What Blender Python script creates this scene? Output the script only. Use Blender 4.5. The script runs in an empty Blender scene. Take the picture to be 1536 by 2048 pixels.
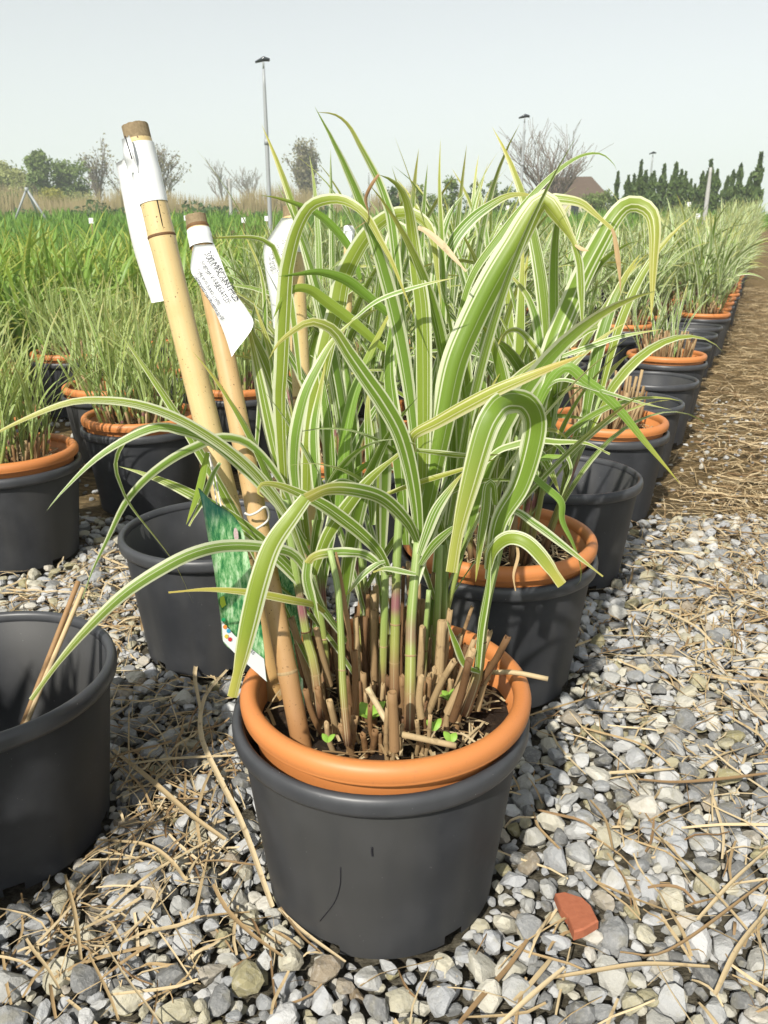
import bpy, math, random
import numpy as np
from mathutils import Vector, Matrix

SC = bpy.context.scene
COL = SC.collection
R = math.radians

# ------------------------------------------------------------------ camera
FPX, HORIZON, CAMZ = 1600.0, 468.0, 0.815          # in pixels of the 1536 x 2048 photograph
PITCH = math.atan((1024 - HORIZON) / FPX)
cam = bpy.data.cameras.new('camera')
cam.sensor_fit = 'AUTO'; cam.sensor_width = 36.0
cam.lens = FPX / 2048 * 36.0
cam.clip_start = 0.05; cam.clip_end = 6000
cam.dof.use_dof = True; cam.dof.focus_distance = 1.05; cam.dof.aperture_fstop = 17
camo = bpy.data.objects.new('camera', cam); COL.objects.link(camo)
camo.location = (0, 0, CAMZ); camo.rotation_euler = (math.pi / 2 - PITCH, 0, 0)
SC.camera = camo

# ------------------------------------------------------------------ sky, sun, exposure
SUN_EL, SUN_AZ = R(43), R(203.6)                   # azimuth clockwise from +Y: behind the camera, to its left
w = bpy.data.worlds.new('World'); SC.world = w; w.use_nodes = True
nt = w.node_tree; nt.nodes.clear()
sky = nt.nodes.new('ShaderNodeTexSky'); sky.sky_type = 'NISHITA'; sky.sun_disc = False
sky.sun_elevation = SUN_EL; sky.sun_rotation = SUN_AZ
sky.air_density = 1.0; sky.dust_density = 1.4; sky.ozone_density = 4.5
hs = nt.nodes.new('ShaderNodeHueSaturation'); hs.inputs['Saturation'].default_value = 0.22
bg = nt.nodes.new('ShaderNodeBackground'); bg.inputs['Strength'].default_value = 0.105
wo = nt.nodes.new('ShaderNodeOutputWorld')
nt.links.new(sky.outputs[0], hs.inputs['Color']); nt.links.new(hs.outputs[0], bg.inputs['Color'])
nt.links.new(bg.outputs[0], wo.inputs['Surface'])
sl = bpy.data.lights.new('sun', 'SUN'); sl.energy = 5.0; sl.angle = R(0.8); sl.color = (1.0, 0.95, 0.86)
so = bpy.data.objects.new('sun', sl); COL.objects.link(so)
sd = Vector((-math.sin(SUN_AZ) * math.cos(SUN_EL), -math.cos(SUN_AZ) * math.cos(SUN_EL), -math.sin(SUN_EL)))
so.rotation_euler = sd.to_track_quat('-Z', 'Y').to_euler(); so.location = (-3, -6, 8)
SC.view_settings.view_transform = 'Standard'; SC.view_settings.look = 'None'
SC.view_settings.gamma = 1.0; SC.view_settings.exposure = 0.52
SC.cycles.use_denoising = True
SC.cycles.max_bounces = 8; SC.cycles.volume_bounces = 1; SC.cycles.transparent_max_bounces = 8

# ------------------------------------------------------------------ helpers
rng = np.random.default_rng(7)
random.seed(7)
SP, CP = math.sin(PITCH), math.cos(PITCH)

def at(px, py, Y):
    """the point at forward distance Y (metres) that the photograph shows at pixel (px, py)"""
    a = (1024 - py) / FPX                       # u/d
    # u = Y*SP + dz*CP ; d = Y*CP - dz*SP
    dz = Y * (a * CP - SP) / (CP + a * SP)
    d = Y * CP - dz * SP
    return np.array(((px - 768) / FPX * d, Y, CAMZ + dz))

def gz(x, y):
    """height of the ground: level by the pots, then a gentle rise to the field"""
    t = np.clip((np.asarray(y, float) - 9.5) / 22.0, 0, 1)
    return 1.30 * t * t * (3 - 2 * t)

def build(name, V, F, mat, parent=None, pv=None, smooth=True):
    V = np.asarray(V, np.float32)
    me = bpy.data.meshes.new(name)
    fl = [np.asarray(f, np.int32) for f in (F if isinstance(F, list) else [F]) if len(f)]
    n = sum(len(f) for f in fl); nl = sum(f.size for f in fl)
    me.vertices.add(len(V)); me.vertices.foreach_set('co', V.ravel())
    me.loops.add(nl); me.loops.foreach_set('vertex_index', np.concatenate([f.ravel() for f in fl]))
    tot = np.concatenate([np.full(len(f), f.shape[1], np.int32) for f in fl])
    st = np.zeros(n, np.int32); st[1:] = np.cumsum(tot)[:-1]
    me.polygons.add(n); me.polygons.foreach_set('loop_start', st)
    try: me.polygons.foreach_set('loop_total', tot)
    except Exception: pass
    me.polygons.foreach_set('use_smooth', np.full(n, smooth, bool))
    if pv is not None:
        a = me.attributes.new('pv', 'FLOAT_VECTOR', 'POINT')
        a.data.foreach_set('vector', np.asarray(pv, np.float32).ravel())
    me.update(calc_edges=True); me.validate()
    if mat: me.materials.append(mat)
    o = bpy.data.objects.new(name, me); COL.objects.link(o)
    if parent: o.parent = parent
    return o

class MB:
    """collects pieces of one mesh"""
    def __init__(s): s.V, s.F, s.P, s.n = [], {}, [], 0
    def add(s, V, F, pv=None):
        V = np.asarray(V, float)
        for f in (F if isinstance(F, list) else [F]):
            f = np.asarray(f, np.int64)
            if len(f): s.F.setdefault(f.shape[1], []).append(f + s.n)
        s.V.append(V); s.P.append(np.zeros((len(V), 3)) if pv is None else np.asarray(pv, float)); s.n += len(V)
        return s
    def build(s, name, mat, parent=None, smooth=True):
        return build(name, np.concatenate(s.V), [np.concatenate(v) for v in s.F.values()], mat, parent,
                     np.concatenate(s.P), smooth)

def tag(o, label=None, cat=None, group=None, kind=None):
    if label: o['label'] = label
    if cat: o['category'] = cat
    if group: o['group'] = group
    if kind: o['kind'] = kind
    return o

def empty(name, loc=(0, 0, 0), rz=0):
    o = bpy.data.objects.new(name, None); COL.objects.link(o)
    o.location = loc; o.rotation_euler = (0, 0, rz); o.empty_display_size = 0.05
    return o

def put(name, me, parent=None, loc=(0, 0, 0), rot=(0, 0, 0), scale=None):
    o = bpy.data.objects.new(name, me); COL.objects.link(o); o.location = loc; o.rotation_euler = rot
    if scale is not None: o.scale = scale
    if parent: o.parent = parent
    return o

def resample(P, n):
    """Catmull-Rom through the points, n+1 samples by arc length"""
    P = np.asarray(P, float)
    if len(P) == 2: return P[0] + (P[1] - P[0]) * np.linspace(0, 1, n + 1)[:, None]
    E = np.vstack([2 * P[0] - P[1], P, 2 * P[-1] - P[-2]])
    out = []
    for i in range(1, len(E) - 2):
        p0, p1, p2, p3 = E[i - 1:i + 3]; t = np.linspace(0, 1, 12, endpoint=False)[:, None]
        out.append(.5 * (2 * p1 + (p2 - p0) * t + (2 * p0 - 5 * p1 + 4 * p2 - p3) * t ** 2 + (3 * p1 - p0 - 3 * p2 + p3) * t ** 3))
    Q = np.vstack(out + [P[-1:]])
    s = np.r_[0, np.cumsum(np.linalg.norm(np.diff(Q, axis=0), axis=1))]
    u = np.linspace(0, s[-1], n + 1)
    return np.stack([np.interp(u, s, Q[:, k]) for k in range(3)], 1)

def norm(a): return a / np.maximum(np.linalg.norm(a, axis=-1, keepdims=True), 1e-9)

def leafprof(v, base=.55, tip=1.6, blunt=0.0):
    a = base + (1 - base) * np.sin(np.clip(v / .45, 0, 1) * math.pi / 2)
    b = 1 - np.clip((v - .45) / .55, 0, 1) ** tip
    return a * np.maximum(b, blunt)

def ribbon(P, width, n=20, hint=None, roll=0.0, twist=0.0, keel=.16, rnd=0.0, prof=None, across=5, wave=0.0):
    P = resample(P, n); T = norm(np.gradient(P, axis=0))
    v = np.linspace(0, 1, n + 1)
    if hint is None: h = norm(P - np.array((0, 0, CAMZ)))
    else: h = np.broadcast_to(np.asarray(hint, float), P.shape)
    S = norm(np.cross(T, h))
    for i in range(1, n + 1):                    # keep the side vector from flipping
        if np.dot(S[i], S[i - 1]) < 0: S[i] = -S[i]
    for _ in range(3):
        S[1:-1] = norm(S[1:-1] * 2 + S[2:] + S[:-2])
    S = norm(S - T * np.sum(S * T, 1, keepdims=True))
    N = np.cross(S, T)
    ang = roll + twist * v
    S2 = S * np.cos(ang)[:, None] + N * np.sin(ang)[:, None]; N2 = np.cross(S2, T)
    wv = width * (leafprof(v) if prof is None else prof(v))
    j = np.linspace(-1, 1, across)
    V = P[:, None, :] + S2[:, None, :] * (j[None, :, None] * wv[:, None, None] / 2)
    k = keel * np.abs(j)[None, :] * wv[:, None]
    if wave: k = k + wave * wv[:, None] * np.sin(v * 23 + rnd * 30)[:, None] * j[None, :]
    V = V + N2[:, None, :] * k[:, :, None]
    idx = np.arange((n + 1) * across).reshape(n + 1, across)
    F = np.stack([idx[:-1, :-1], idx[:-1, 1:], idx[1:, 1:], idx[1:, :-1]], -1).reshape(-1, 4)
    pv = np.stack([np.broadcast_to((j + 1) / 2, (n + 1, across)), np.broadcast_to(v[:, None], (n + 1, across)),
                   np.full((n + 1, across), rnd)], -1).reshape(-1, 3)
    return V.reshape(-1, 3), F, pv

def tube(P, rad, sides=8, n=None, rnd=0.0, cap=True):
    P = np.asarray(P, float)
    rad = np.asarray(rad, float) * np.ones(len(P))
    if n:
        s = np.r_[0, np.cumsum(np.linalg.norm(np.diff(P, axis=0), axis=1))]
        Q = resample(P, n); rad = np.interp(np.linspace(0, 1, n + 1), s / s[-1], rad); P = Q
    T = norm(np.gradient(P, axis=0))
    up = np.array((0.31, .2, .93)) if abs(T[0] @ np.array((.31, .2, .93))) < .9 else np.array((1., 0, 0))
    S = norm(np.cross(T, up)); N = np.cross(S, T)
    a = np.arange(sides) / sides * 2 * math.pi
    V = P[:, None] + rad[:, None, None] * (S[:, None] * np.cos(a)[None, :, None] + N[:, None] * np.sin(a)[None, :, None])
    m = len(P); idx = np.arange(m * sides).reshape(m, sides); nx = np.roll(idx, -1, 1)
    F = np.stack([idx[:-1], nx[:-1], nx[1:], idx[1:]], -1).reshape(-1, 4)
    vv = np.linspace(0, 1, m)
    pv = np.stack([np.broadcast_to(a / 6.283, (m, sides)), np.broadcast_to(vv[:, None], (m, sides)), np.full((m, sides), rnd)], -1).reshape(-1, 3)
    Fs = [F]
    if cap: Fs += [idx[-1][None, :], idx[0][::-1][None, :]]
    return V.reshape(-1, 3), Fs, pv

def lathe(prof, seg=48, skip=None):
    prof = np.asarray(prof, float); m = len(prof); a = np.arange(seg) / seg * 2 * math.pi
    V = np.stack([prof[:, None, 0] * np.cos(a), prof[:, None, 0] * np.sin(a), np.broadcast_to(prof[:, None, 1], (m, seg))], -1)
    idx = np.arange(m * seg).reshape(m, seg); nx = np.roll(idx, -1, 1)
    F = np.stack([idx[:-1], nx[:-1], nx[1:], idx[1:]], -1)
    keep = np.ones(F.shape[:2], bool)
    if skip:
        for r, c in skip: keep[r, c % seg] = False
    pv = np.stack([np.broadcast_to(a / 6.283, (m, seg)), np.broadcast_to(np.linspace(0, 1, m)[:, None], (m, seg)), np.zeros((m, seg))], -1)
    return V.reshape(-1, 3), F[keep], pv.reshape(-1, 3)

# ------------------------------------------------------------------ materials
class NT:
    def __init__(s, name, rough=.6, spec=.5):
        s.m = bpy.data.materials.new(name); s.m.use_nodes = True
        s.t = s.m.node_tree; s.b = s.t.nodes['Principled BSDF']; s.out = s.t.nodes['Material Output']
        s.b.inputs['Roughness'].default_value = rough
        s.b.inputs['Specular IOR Level'].default_value = spec
    def n(s, typ, **kw):
        x = s.t.nodes.new('ShaderNode' + typ)
        for k, v in kw.items():
            if k.startswith('_'): setattr(x, k[1:], v)
            else:
                key = int(k[1:]) if k[0] == 'i' and k[1:].isdigit() else k.replace('_', ' ')
                s.set(x.inputs[key], v)
        return x
    def set(s, inp, v):
        if isinstance(v, bpy.types.NodeSocket): s.t.links.new(v, inp)
        else: inp.default_value = v
    def math(s, op, a, b=0.0, c=None):
        x = s.t.nodes.new('ShaderNodeMath'); x.operation = op
        s.set(x.inputs[0], a); s.set(x.inputs[1], b)
        if c is not None: s.set(x.inputs[2], c)
        return x.outputs[0]
    def attr(s):
        a = s.t.nodes.new('ShaderNodeAttribute'); a.attribute_name = 'pv'
        x = s.t.nodes.new('ShaderNodeSeparateXYZ'); s.t.links.new(a.outputs['Vector'], x.inputs[0])
        return x.outputs[0], x.outputs[1], x.outputs[2]
    def rand(s):
        o = s.t.nodes.new('ShaderNodeObjectInfo')
        return s.math('FRACT', s.math('ADD', o.outputs['Random'], s.attr()[2]))
    def coord(s, which='Object'):
        return s.t.nodes.new('ShaderNodeTexCoord').outputs[which]
    def mapping(s, vec, scale=(1, 1, 1)):
        m = s.t.nodes.new('ShaderNodeMapping'); s.t.links.new(vec, m.inputs[0]); m.inputs['Scale'].default_value = scale
        return m.outputs[0]
    def noise(s, scale, vec=None, detail=4, rough=.55, dim='3D', w=None):
        x = s.t.nodes.new('ShaderNodeTexNoise'); x.noise_dimensions = dim
        x.inputs['Scale'].default_value = scale; x.inputs['Detail'].default_value = detail; x.inputs['Roughness'].default_value = rough
        if vec is not None: s.t.links.new(vec, x.inputs['Vector'])
        if w is not None: s.set(x.inputs['W'], w)
        return x.outputs['Fac']
    def ramp(s, fac, stops, interp='LINEAR'):
        x = s.t.nodes.new('ShaderNodeValToRGB'); x.color_ramp.interpolation = interp
        e = x.color_ramp.elements
        while len(e) < len(stops): e.new(.5)
        for q, (p, c) in zip(e, stops): q.position = p; q.color = (*c, 1)
        s.set(x.inputs[0], fac); return x.outputs[0]
    def mix(s, fac, a, b, mode='MIX'):
        x = s.t.nodes.new('ShaderNodeMix'); x.data_type = 'RGBA'; x.blend_type = mode
        s.set(x.inputs[0], fac)
        for i, v in ((6, a), (7, b)):
            s.set(x.inputs[i], (*v, 1) if isinstance(v, tuple) and len(v) == 3 else v)
        return x.outputs[2]
    def step(s, x, lo, hi):
        m = s.t.nodes.new('ShaderNodeMapRange'); m.interpolation_type = 'SMOOTHSTEP'
        s.set(m.inputs[0], x); m.inputs[1].default_value = lo; m.inputs[2].default_value = hi
        return m.outputs[0]
    def color(s, c):
        s.set(s.b.inputs['Base Color'], (*c, 1) if isinstance(c, tuple) else c); return s
    def bump(s, h, strength=.3, dist=.002):
        b = s.t.nodes.new('ShaderNodeBump'); b.inputs['Strength'].default_value = strength; b.inputs['Distance'].default_value = dist
        s.set(b.inputs['Height'], h); s.t.links.new(b.outputs[0], s.b.inputs['Normal']); return s
    def translucent(s, col, fac):
        t = s.t.nodes.new('ShaderNodeBsdfTranslucent'); s.set(t.inputs[0], col)
        m = s.t.nodes.new('ShaderNodeMixShader'); m.inputs[0].default_value = fac
        s.t.links.new(s.b.outputs[0], m.inputs[1]); s.t.links.new(t.outputs[0], m.inputs[2])
        s.t.links.new(m.outputs[0], s.out.inputs['Surface']); return s

def m_black_plastic():
    n = NT('black_plastic', .55, .32); co = n.coord()
    a = n.noise(14, co, 5, .6); d = n.noise(420, co, 1)
    streak = n.noise(9, n.mapping(co, (1, 1, .12)), 3)
    c = n.mix(n.step(a, .35, .75), (.022, .024, .028), (.037, .039, .044))
    c = n.mix(n.math('MULTIPLY', n.step(streak, .42, .72), .6), c, (.060, .059, .056))
    c = n.mix(n.step(d, .79, .83), c, (.3, .3, .29))
    n.color(c); n.set(n.b.inputs['Roughness'], n.math('MULTIPLY_ADD', a, .25, .45))
    return n.bump(n.noise(900, co, 2), .08, .001).m
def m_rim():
    n = NT('worn_highlight_rim', .42, .5); co = n.coord(); a = n.noise(30, co, 5); d = n.noise(260, co, 2)
    c = n.mix(a, (.030, .032, .036), (.060, .062, .067)); c = n.mix(n.step(d, .74, .80), c, (.35, .35, .34))  # lighter than the wall: edge highlights put into the colour, together with wear
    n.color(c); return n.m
def m_terracotta():
    n = NT('terracotta_plastic', .48, .45); co = n.coord()
    a = n.noise(16, co, 5); d = n.noise(160, co, 3)
    c = n.mix(a, (.47, .165, .045), (.56, .215, .066))
    c = n.mix(n.math('MULTIPLY', n.step(d, .6, .78), .5), c, (.34, .13, .06))
    n.color(c); return n.bump(d, .05, .001).m
def m_soil():
    n = NT('soil', .95, .2); co = n.coord()
    a = n.noise(60, co, 8, .7)
    n.color(n.ramp(a, [(.3, (.010, .007, .005)), (.55, (.035, .023, .015)), (.72, (.085, .058, .036)), (.85, (.19, .14, .09))]))
    return n.bump(a, .9, .01).m
def m_leaf(name, white=.375, green=(.165, .265, .022), green2=(.095, .195, .020), cream=(.66, .69, .48), tipc=(.52, .45, .10), dim=1.0):
    n = NT(name, .42, .4); u, v, _ = n.attr(); r = n.rand()
    d = n.math('ABSOLUTE', n.math('SUBTRACT', u, n.math('MULTIPLY_ADD', n.math('FRACT', n.math('MULTIPLY', r, 11.7)), .11, .445)))
    marg = n.step(d, white, white + .045)
    st = n.noise(1.0, dim='1D', w=n.math('ADD', n.math('MULTIPLY', u, 7.0), n.math('MULTIPLY', r, 71.3)), detail=1.5)
    lines = n.math('MULTIPLY', n.step(st, .60, .67), .9)
    mask = n.math('MAXIMUM', marg, lines)
    g = n.mix(r, (*green, 1), (*green2, 1))
    fine = n.noise(38, dim='1D', w=n.math('ADD', u, n.math('MULTIPLY', r, 13.0)), detail=1)
    g = n.mix(n.math('MULTIPLY', fine, .35), g, (.30, .42, .10))
    yel = n.step(n.math('FRACT', n.math('MULTIPLY', r, 7.7)), .62, 1.0)
    g = n.mix(n.math('MULTIPLY', yel, .45), g, (.34, .37, .05))
    c = n.mix(mask, g, (*cream, 1))
    tip = n.math('MULTIPLY', n.step(v, .62, 1.0), n.step(n.math('FRACT', n.math('MULTIPLY', r, 5.3)), .1, .7))
    c = n.mix(n.math('MULTIPLY', tip, .75), c, (*tipc, 1))
    n.color(c)
    n.bump(n.noise(60, dim='1D', w=u, detail=0), .12, .0006)
    return n.translucent(n.mix(.30, c, (.5, .66, .08)), .34).m
def m_stem():
    n = NT('stem_sheath', .5, .35); u, v, _ = n.attr(); r = n.rand()
    c = n.ramp(v, [(0, (.17, .085, .045)), (.17, (.24, .15, .07)), (.30, (.26, .27, .07)), (.62, (.21, .29, .07)), (1, (.27, .36, .13))])
    pur = n.math('MULTIPLY', n.step(v, .42, .50), n.math('SUBTRACT', 1.0, n.step(v, .52, .66)))
    pur = n.math('MULTIPLY', pur, n.step(r, .45, .6))
    c = n.mix(n.math('MULTIPLY', pur, .8), c, (.23, .05, .11))
    st = n.noise(14, dim='1D', w=n.math('ADD', u, n.math('MULTIPLY', r, 30.0)), detail=2)
    c = n.mix(n.math('MULTIPLY', n.step(st, .55, .7), .4), c, (.55, .56, .36))
    n.color(c); return n.m
def m_dry(name, ca=(.42, .27, .12), cb=(.60, .45, .24), cc=(.22, .12, .055)):
    n = NT(name, .7, .25); u, v, _ = n.attr(); r = n.rand()
    st = n.noise(20, dim='1D', w=n.math('ADD', u, n.math('MULTIPLY', r, 30.0)), detail=2)
    c = n.ramp(n.math('FRACT', n.math('MULTIPLY', r, 3.7)), [(0, cc), (.3, ca), (.7, cb), (1, (cb[0] * 1.15, cb[1] * 1.15, cb[2] * 1.2))])
    c = n.mix(n.math('MULTIPLY', st, .5), c, (*cc, 1))
    co = n.coord(); b = n.noise(90, co, 4)
    c = n.mix(n.math('MULTIPLY', n.step(b, .55, .75), .55), c, (cc[0] * .7, cc[1] * .7, cc[2] * .7, 1))
    n.color(c); return n.m
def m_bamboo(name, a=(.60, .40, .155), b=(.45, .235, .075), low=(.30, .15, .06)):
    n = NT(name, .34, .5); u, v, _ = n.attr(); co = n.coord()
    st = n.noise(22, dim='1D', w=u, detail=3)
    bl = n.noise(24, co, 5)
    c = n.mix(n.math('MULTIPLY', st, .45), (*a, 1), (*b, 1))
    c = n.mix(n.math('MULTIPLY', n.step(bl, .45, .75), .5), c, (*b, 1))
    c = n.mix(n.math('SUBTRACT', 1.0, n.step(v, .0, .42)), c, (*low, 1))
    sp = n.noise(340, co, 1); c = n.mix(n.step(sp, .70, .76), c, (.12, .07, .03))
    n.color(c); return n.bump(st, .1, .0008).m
def m_plain(name, c, rough=.6, spec=.4, var=.15, scale=40, c2=None, bump=0):
    n = NT(name, rough, spec); co = n.coord(); a = n.noise(scale, co, 4)
    c2 = c2 or tuple(x * (1 - var * 2) for x in c)
    n.color(n.mix(a, (*c, 1), (*c2, 1)))
    if bump: n.bump(a, bump, .002)
    return n.m
def m_stone():
    n = NT('limestone_gravel', .8, .3); r = n.rand(); ob = n.t.nodes.new('ShaderNodeNewGeometry').outputs['Position']
    base = n.ramp(r, [(0, (.13, .13, .125)), (.17, (.24, .245, .245)), (.34, (.37, .38, .39)), (.5, (.50, .50, .49)), (.62, (.34, .345, .34)),
                      (.74, (.50, .47, .37)), (.84, (.28, .25, .13)), (.92, (.56, .54, .48)), (1, (.20, .15, .09))])
    a = n.noise(150, ob, 6, .7); b = n.noise(45, ob, 3)
    c = n.mix(n.math('MULTIPLY', n.step(a, .45, .75), .4), base, (.52, .51, .48))
    c = n.mix(n.math('MULTIPLY', n.step(b, .5, .7), .4), c, (.22, .20, .13))
    n.color(c); return n.bump(a, .8, .004).m
def m_bed():
    n = NT('gravel_bed_soil', .95, .15); co = n.coord()
    x = n.t.nodes.new('ShaderNodeSeparateXYZ'); n.t.links.new(co, x.inputs[0])
    a = n.noise(55, co, 6, .7); b = n.noise(5, co, 4); f = n.noise(26, n.mapping(co, (1, 2.4, 1)), 7, .75)
    c = n.ramp(a, [(.3, (.030, .025, .018)), (.5, (.10, .088, .062)), (.7, (.21, .19, .145))])
    far = n.ramp(f, [(.3, (.040, .030, .015)), (.45, (.12, .085, .038)), (.58, (.24, .165, .075)), (.72, (.42, .31, .16))])
    k = n.step(n.math('ADD', x.outputs[1], n.math('MULTIPLY', b, 1.2)), 1.9, 3.6)
    n.color(n.mix(k, c, far)); return n.bump(f, .9, .02).m
def m_ground():
    n = NT('field_ground', .95, .15); co = n.coord()
    a = n.noise(.35, co, 5); b = n.noise(9, co, 6, .7)
    c = n.mix(n.step(a, .35, .7), (.085, .19, .022), (.15, .25, .035))
    c = n.mix(n.math('MULTIPLY', n.step(b, .5, .8), .5), c, (.20, .26, .06))
    n.color(c); return n.bump(b, .8, .06).m
def m_foliage(name, a, b, tr=.25):
    n = NT(name, .6, .3); r = n.rand()
    c = n.mix(r, (*a, 1), (*b, 1)); n.color(c)
    return n.translucent(c, tr).m
def m_card():
    n = NT('printed_card', .25, .5); u, v, _ = n.attr(); co = n.coord()
    s1 = n.noise(170, n.mapping(co, (1, 1, .22)), 6, .75); s2 = n.noise(60, co, 4)
    c = n.ramp(s1, [(.28, (.008, .07, .03)), (.42, (.04, .21, .07)), (.5, (.17, .40, .16)), (.6, (.45, .65, .40)), (.75, (.75, .84, .68))])
    c = n.mix(n.math('MULTIPLY', n.step(n.math('ADD', v, n.math('MULTIPLY', s2, .18)), .80, 1.0), .85), c, (.01, .06, .06))
    n.color(c); return n.m
M = dict(
    black=m_black_plastic(), rim=m_rim(), terra=m_terracotta(), soil=m_soil(),
    leaf=m_leaf('variegated_leaf'), leafy=m_leaf('yellowing_leaf', .38, (.42, .38, .05), (.34, .36, .05), (.66, .62, .36), (.60, .42, .10)),
    leafw=m_leaf('variegated_leaf_pale', .29, (.18, .30, .045), (.14, .26, .038)),
    leafg=m_leaf('grass_leaf', .44, (.13, .27, .028), (.19, .33, .035), (.33, .44, .16)),
    leafp=m_leaf('soft_grass_leaf', .33, (.23, .34, .075), (.27, .35, .08), (.52, .58, .30), (.50, .38, .14)),
    stem=m_stem(), stub=m_dry('dry_stem', (.24, .135, .058), (.40, .29, .15), (.10, .052, .024)), straw=m_dry('dry_straw', (.38, .28, .145), (.56, .46, .28), (.19, .115, .055)),
    dryleaf=m_dry('dry_leaf', (.46, .32, .16), (.60, .47, .27), (.28, .16, .075)),
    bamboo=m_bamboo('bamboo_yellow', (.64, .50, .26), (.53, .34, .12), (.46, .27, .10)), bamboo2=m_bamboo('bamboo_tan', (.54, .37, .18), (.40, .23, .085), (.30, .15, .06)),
    fibre=m_plain('cut_bamboo_fibre', (.36, .28, .17), .9, .1, .3, 300, (.14, .10, .06)),
    paper=m_plain('white_paper_tag', (.82, .83, .84), .45, .4, .02, 30, (.76, .77, .78)), ink=m_plain('black_ink', (.015, .015, .02), .6, .3, 0),
    stone=m_stone(), bed=m_bed(), ground=m_ground(), card=m_card(),
    cardback=m_plain('white_card_print', (.78, .80, .80), .3, .5, .05, 200, (.70, .74, .76)),
    wire=m_plain('white_wire', (.66, .64, .60), .5, .4, .1), metal=m_plain('galvanised_metal', (.33, .35, .36), .45, .5, .1, 5),
    concrete=m_plain('concrete_post', (.42, .42, .40), .85, .2, .1, 12),
    shard=m_plain('red_clay_shard', (.38, .135, .070), .8, .2, .15, 120, (.27, .085, .045), .4),
    bark=m_plain('bark', (.17, .13, .10), .9, .1, .2, 9), twig=m_plain('grey_twig', (.23, .19, .16), .9, .1, .15, 4),
    roof=m_plain('brown_roof', (.13, .095, .07), .9, .1, .2, 6), wall=m_plain('cream_wall', (.60, .54, .42), .9, .1, .06, 3),
    glass=m_plain('dark_glass', (.03, .035, .04), .1, .5, .05), hill=m_plain('far_hill', (.10, .13, .10), .95, .05, .2, .004),
    seed=m_plain('seedling_leaf', (.24, .42, .06), .5, .4, .15, 120),
)

# ------------------------------------------------------------------ the setting: ground, gravel, lawn, hills
def sheet(name, xs, ys, mat, dz, rough=0.0):
    X, Yg = np.meshgrid(xs, ys); Z = gz(X, Yg) + dz
    if rough: Z = Z + rng.normal(0, rough, Z.shape)
    V = np.stack([X, Yg, Z], -1).reshape(-1, 3)
    i = np.arange(len(xs) * len(ys)).reshape(len(ys), len(xs))
    F = np.stack([i[:-1, :-1], i[:-1, 1:], i[1:, 1:], i[1:, :-1]], -1).reshape(-1, 4)
    return tag(build(name, V, F, mat), kind='structure')
xs = np.unique(np.r_[np.linspace(-2500, -60, 12), np.linspace(-60, 60, 61), np.linspace(60, 2500, 12)])
ys = np.unique(np.r_[np.linspace(-60, 0, 7), np.linspace(0, 40, 61), np.linspace(40, 120, 17), np.linspace(120, 3000, 20)])
ground = sheet('ground', xs, ys, M['ground'], -.09)
bed = sheet('gravel_bed', np.linspace(-4.5, 16, 206), np.linspace(-2.5, 30, 300), M['bed'], -.024, .003)

# pots that stand on the gravel (x, y): nothing else may lie inside their feet
AX, AY = .2235, .4985                                  # one step along a row
P_ROW = [(0, .874), (.212, 1.397), (.450, 1.905), (.678, 2.39), (.879, 2.83), (1.101, 3.29), (1.322, 3.78), (1.57, 4.37), (1.80, 4.87), (2.0, 5.30), (2.252, 5.832)]
L0, L1, L2, L3, L4, L5, L7 = (-.558, .955), (-.345, 1.517), (-.985, 2.014), (-.753, 2.45), (-1.02, 2.976), (-.543, 2.987), (-1.243, 2.458)

FEET = np.array(P_ROW[:6] + [L0, L1, L2, L3, L4, L5, L7, (-.12, 2.03)])

def stone_mesh(k):
    import bmesh
    bm = bmesh.new(); bmesh.ops.create_icosphere(bm, subdivisions=2, radius=1.0)
    r = np.random.default_rng(100 + k)
    V = np.array([v.co[:] for v in bm.verts]); F = np.array([[v.index for v in f.verts] for f in bm.faces]); bm.free()
    for _ in range(13):                                 # cut flat faces off a ball: a crushed, angular pebble
        d = norm(r.normal(size=3)); c = r.uniform(.46, .80)
        h = V @ d; over = h > c; V[over] -= d * (h[over] - c)[:, None] * .93
    V *= r.uniform([.75, .62, .5], [1.25, 1.0, .82]); V += r.normal(0, .022, V.shape)
    return V, F
STONES = [stone_mesh(k) for k in range(22)]
def scatter_stones(n, x0, x1, y0, y1, s0, s1, z0, z1):
    out = []
    x = rng.uniform(x0, x1, n); y = rng.uniform(y0, y1, n)
    s = s0 * (s1 / s0) ** rng.random(n) / 2
    d = np.min(np.hypot(x[:, None] - FEET[:, 0], y[:, None] - FEET[:, 1]), 1)
    ok = d > np.where(z1 < -.005, .140, .149) + s * .85
    lim = np.abs(x) < .36 + .58 * y
    for i in np.nonzero(ok & lim)[0]:
        out.append((x[i], y[i], rng.uniform(z0, z1) , s[i]))
    return out
def poisson(pts, k):
    """drop stones that would sit inside a bigger neighbour"""
    pts = sorted(pts, key=lambda p: -p[3]); cell = .02; grid = {}; out = []
    for p in pts:
        c = (int(p[0] / cell), int(p[1] / cell)); bad = False
        for i in range(-2, 3):
            for j in range(-2, 3):
                for q in grid.get((c[0] + i, c[1] + j), ()):
                    if (p[0] - q[0]) ** 2 + (p[1] - q[1]) ** 2 < (k * (p[3] + q[3])) ** 2: bad = True; break
                if bad: break
            if bad: break
        if not bad: grid.setdefault(c, []).append(p); out.append(p)
    return out
top = poisson(scatter_stones(34000, -1.6, 1.75, .42, 2.3, .017, .050, -.006, .004), .66)
low = poisson(scatter_stones(36000, -1.3, 1.4, .42, 2.1, .014, .030, -.016, -.010), .60, )
far = poisson(scatter_stones(3000, -2.6, 2.4, 2.3, 4.2, .016, .032, -.024, -.012), 1.3)
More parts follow.
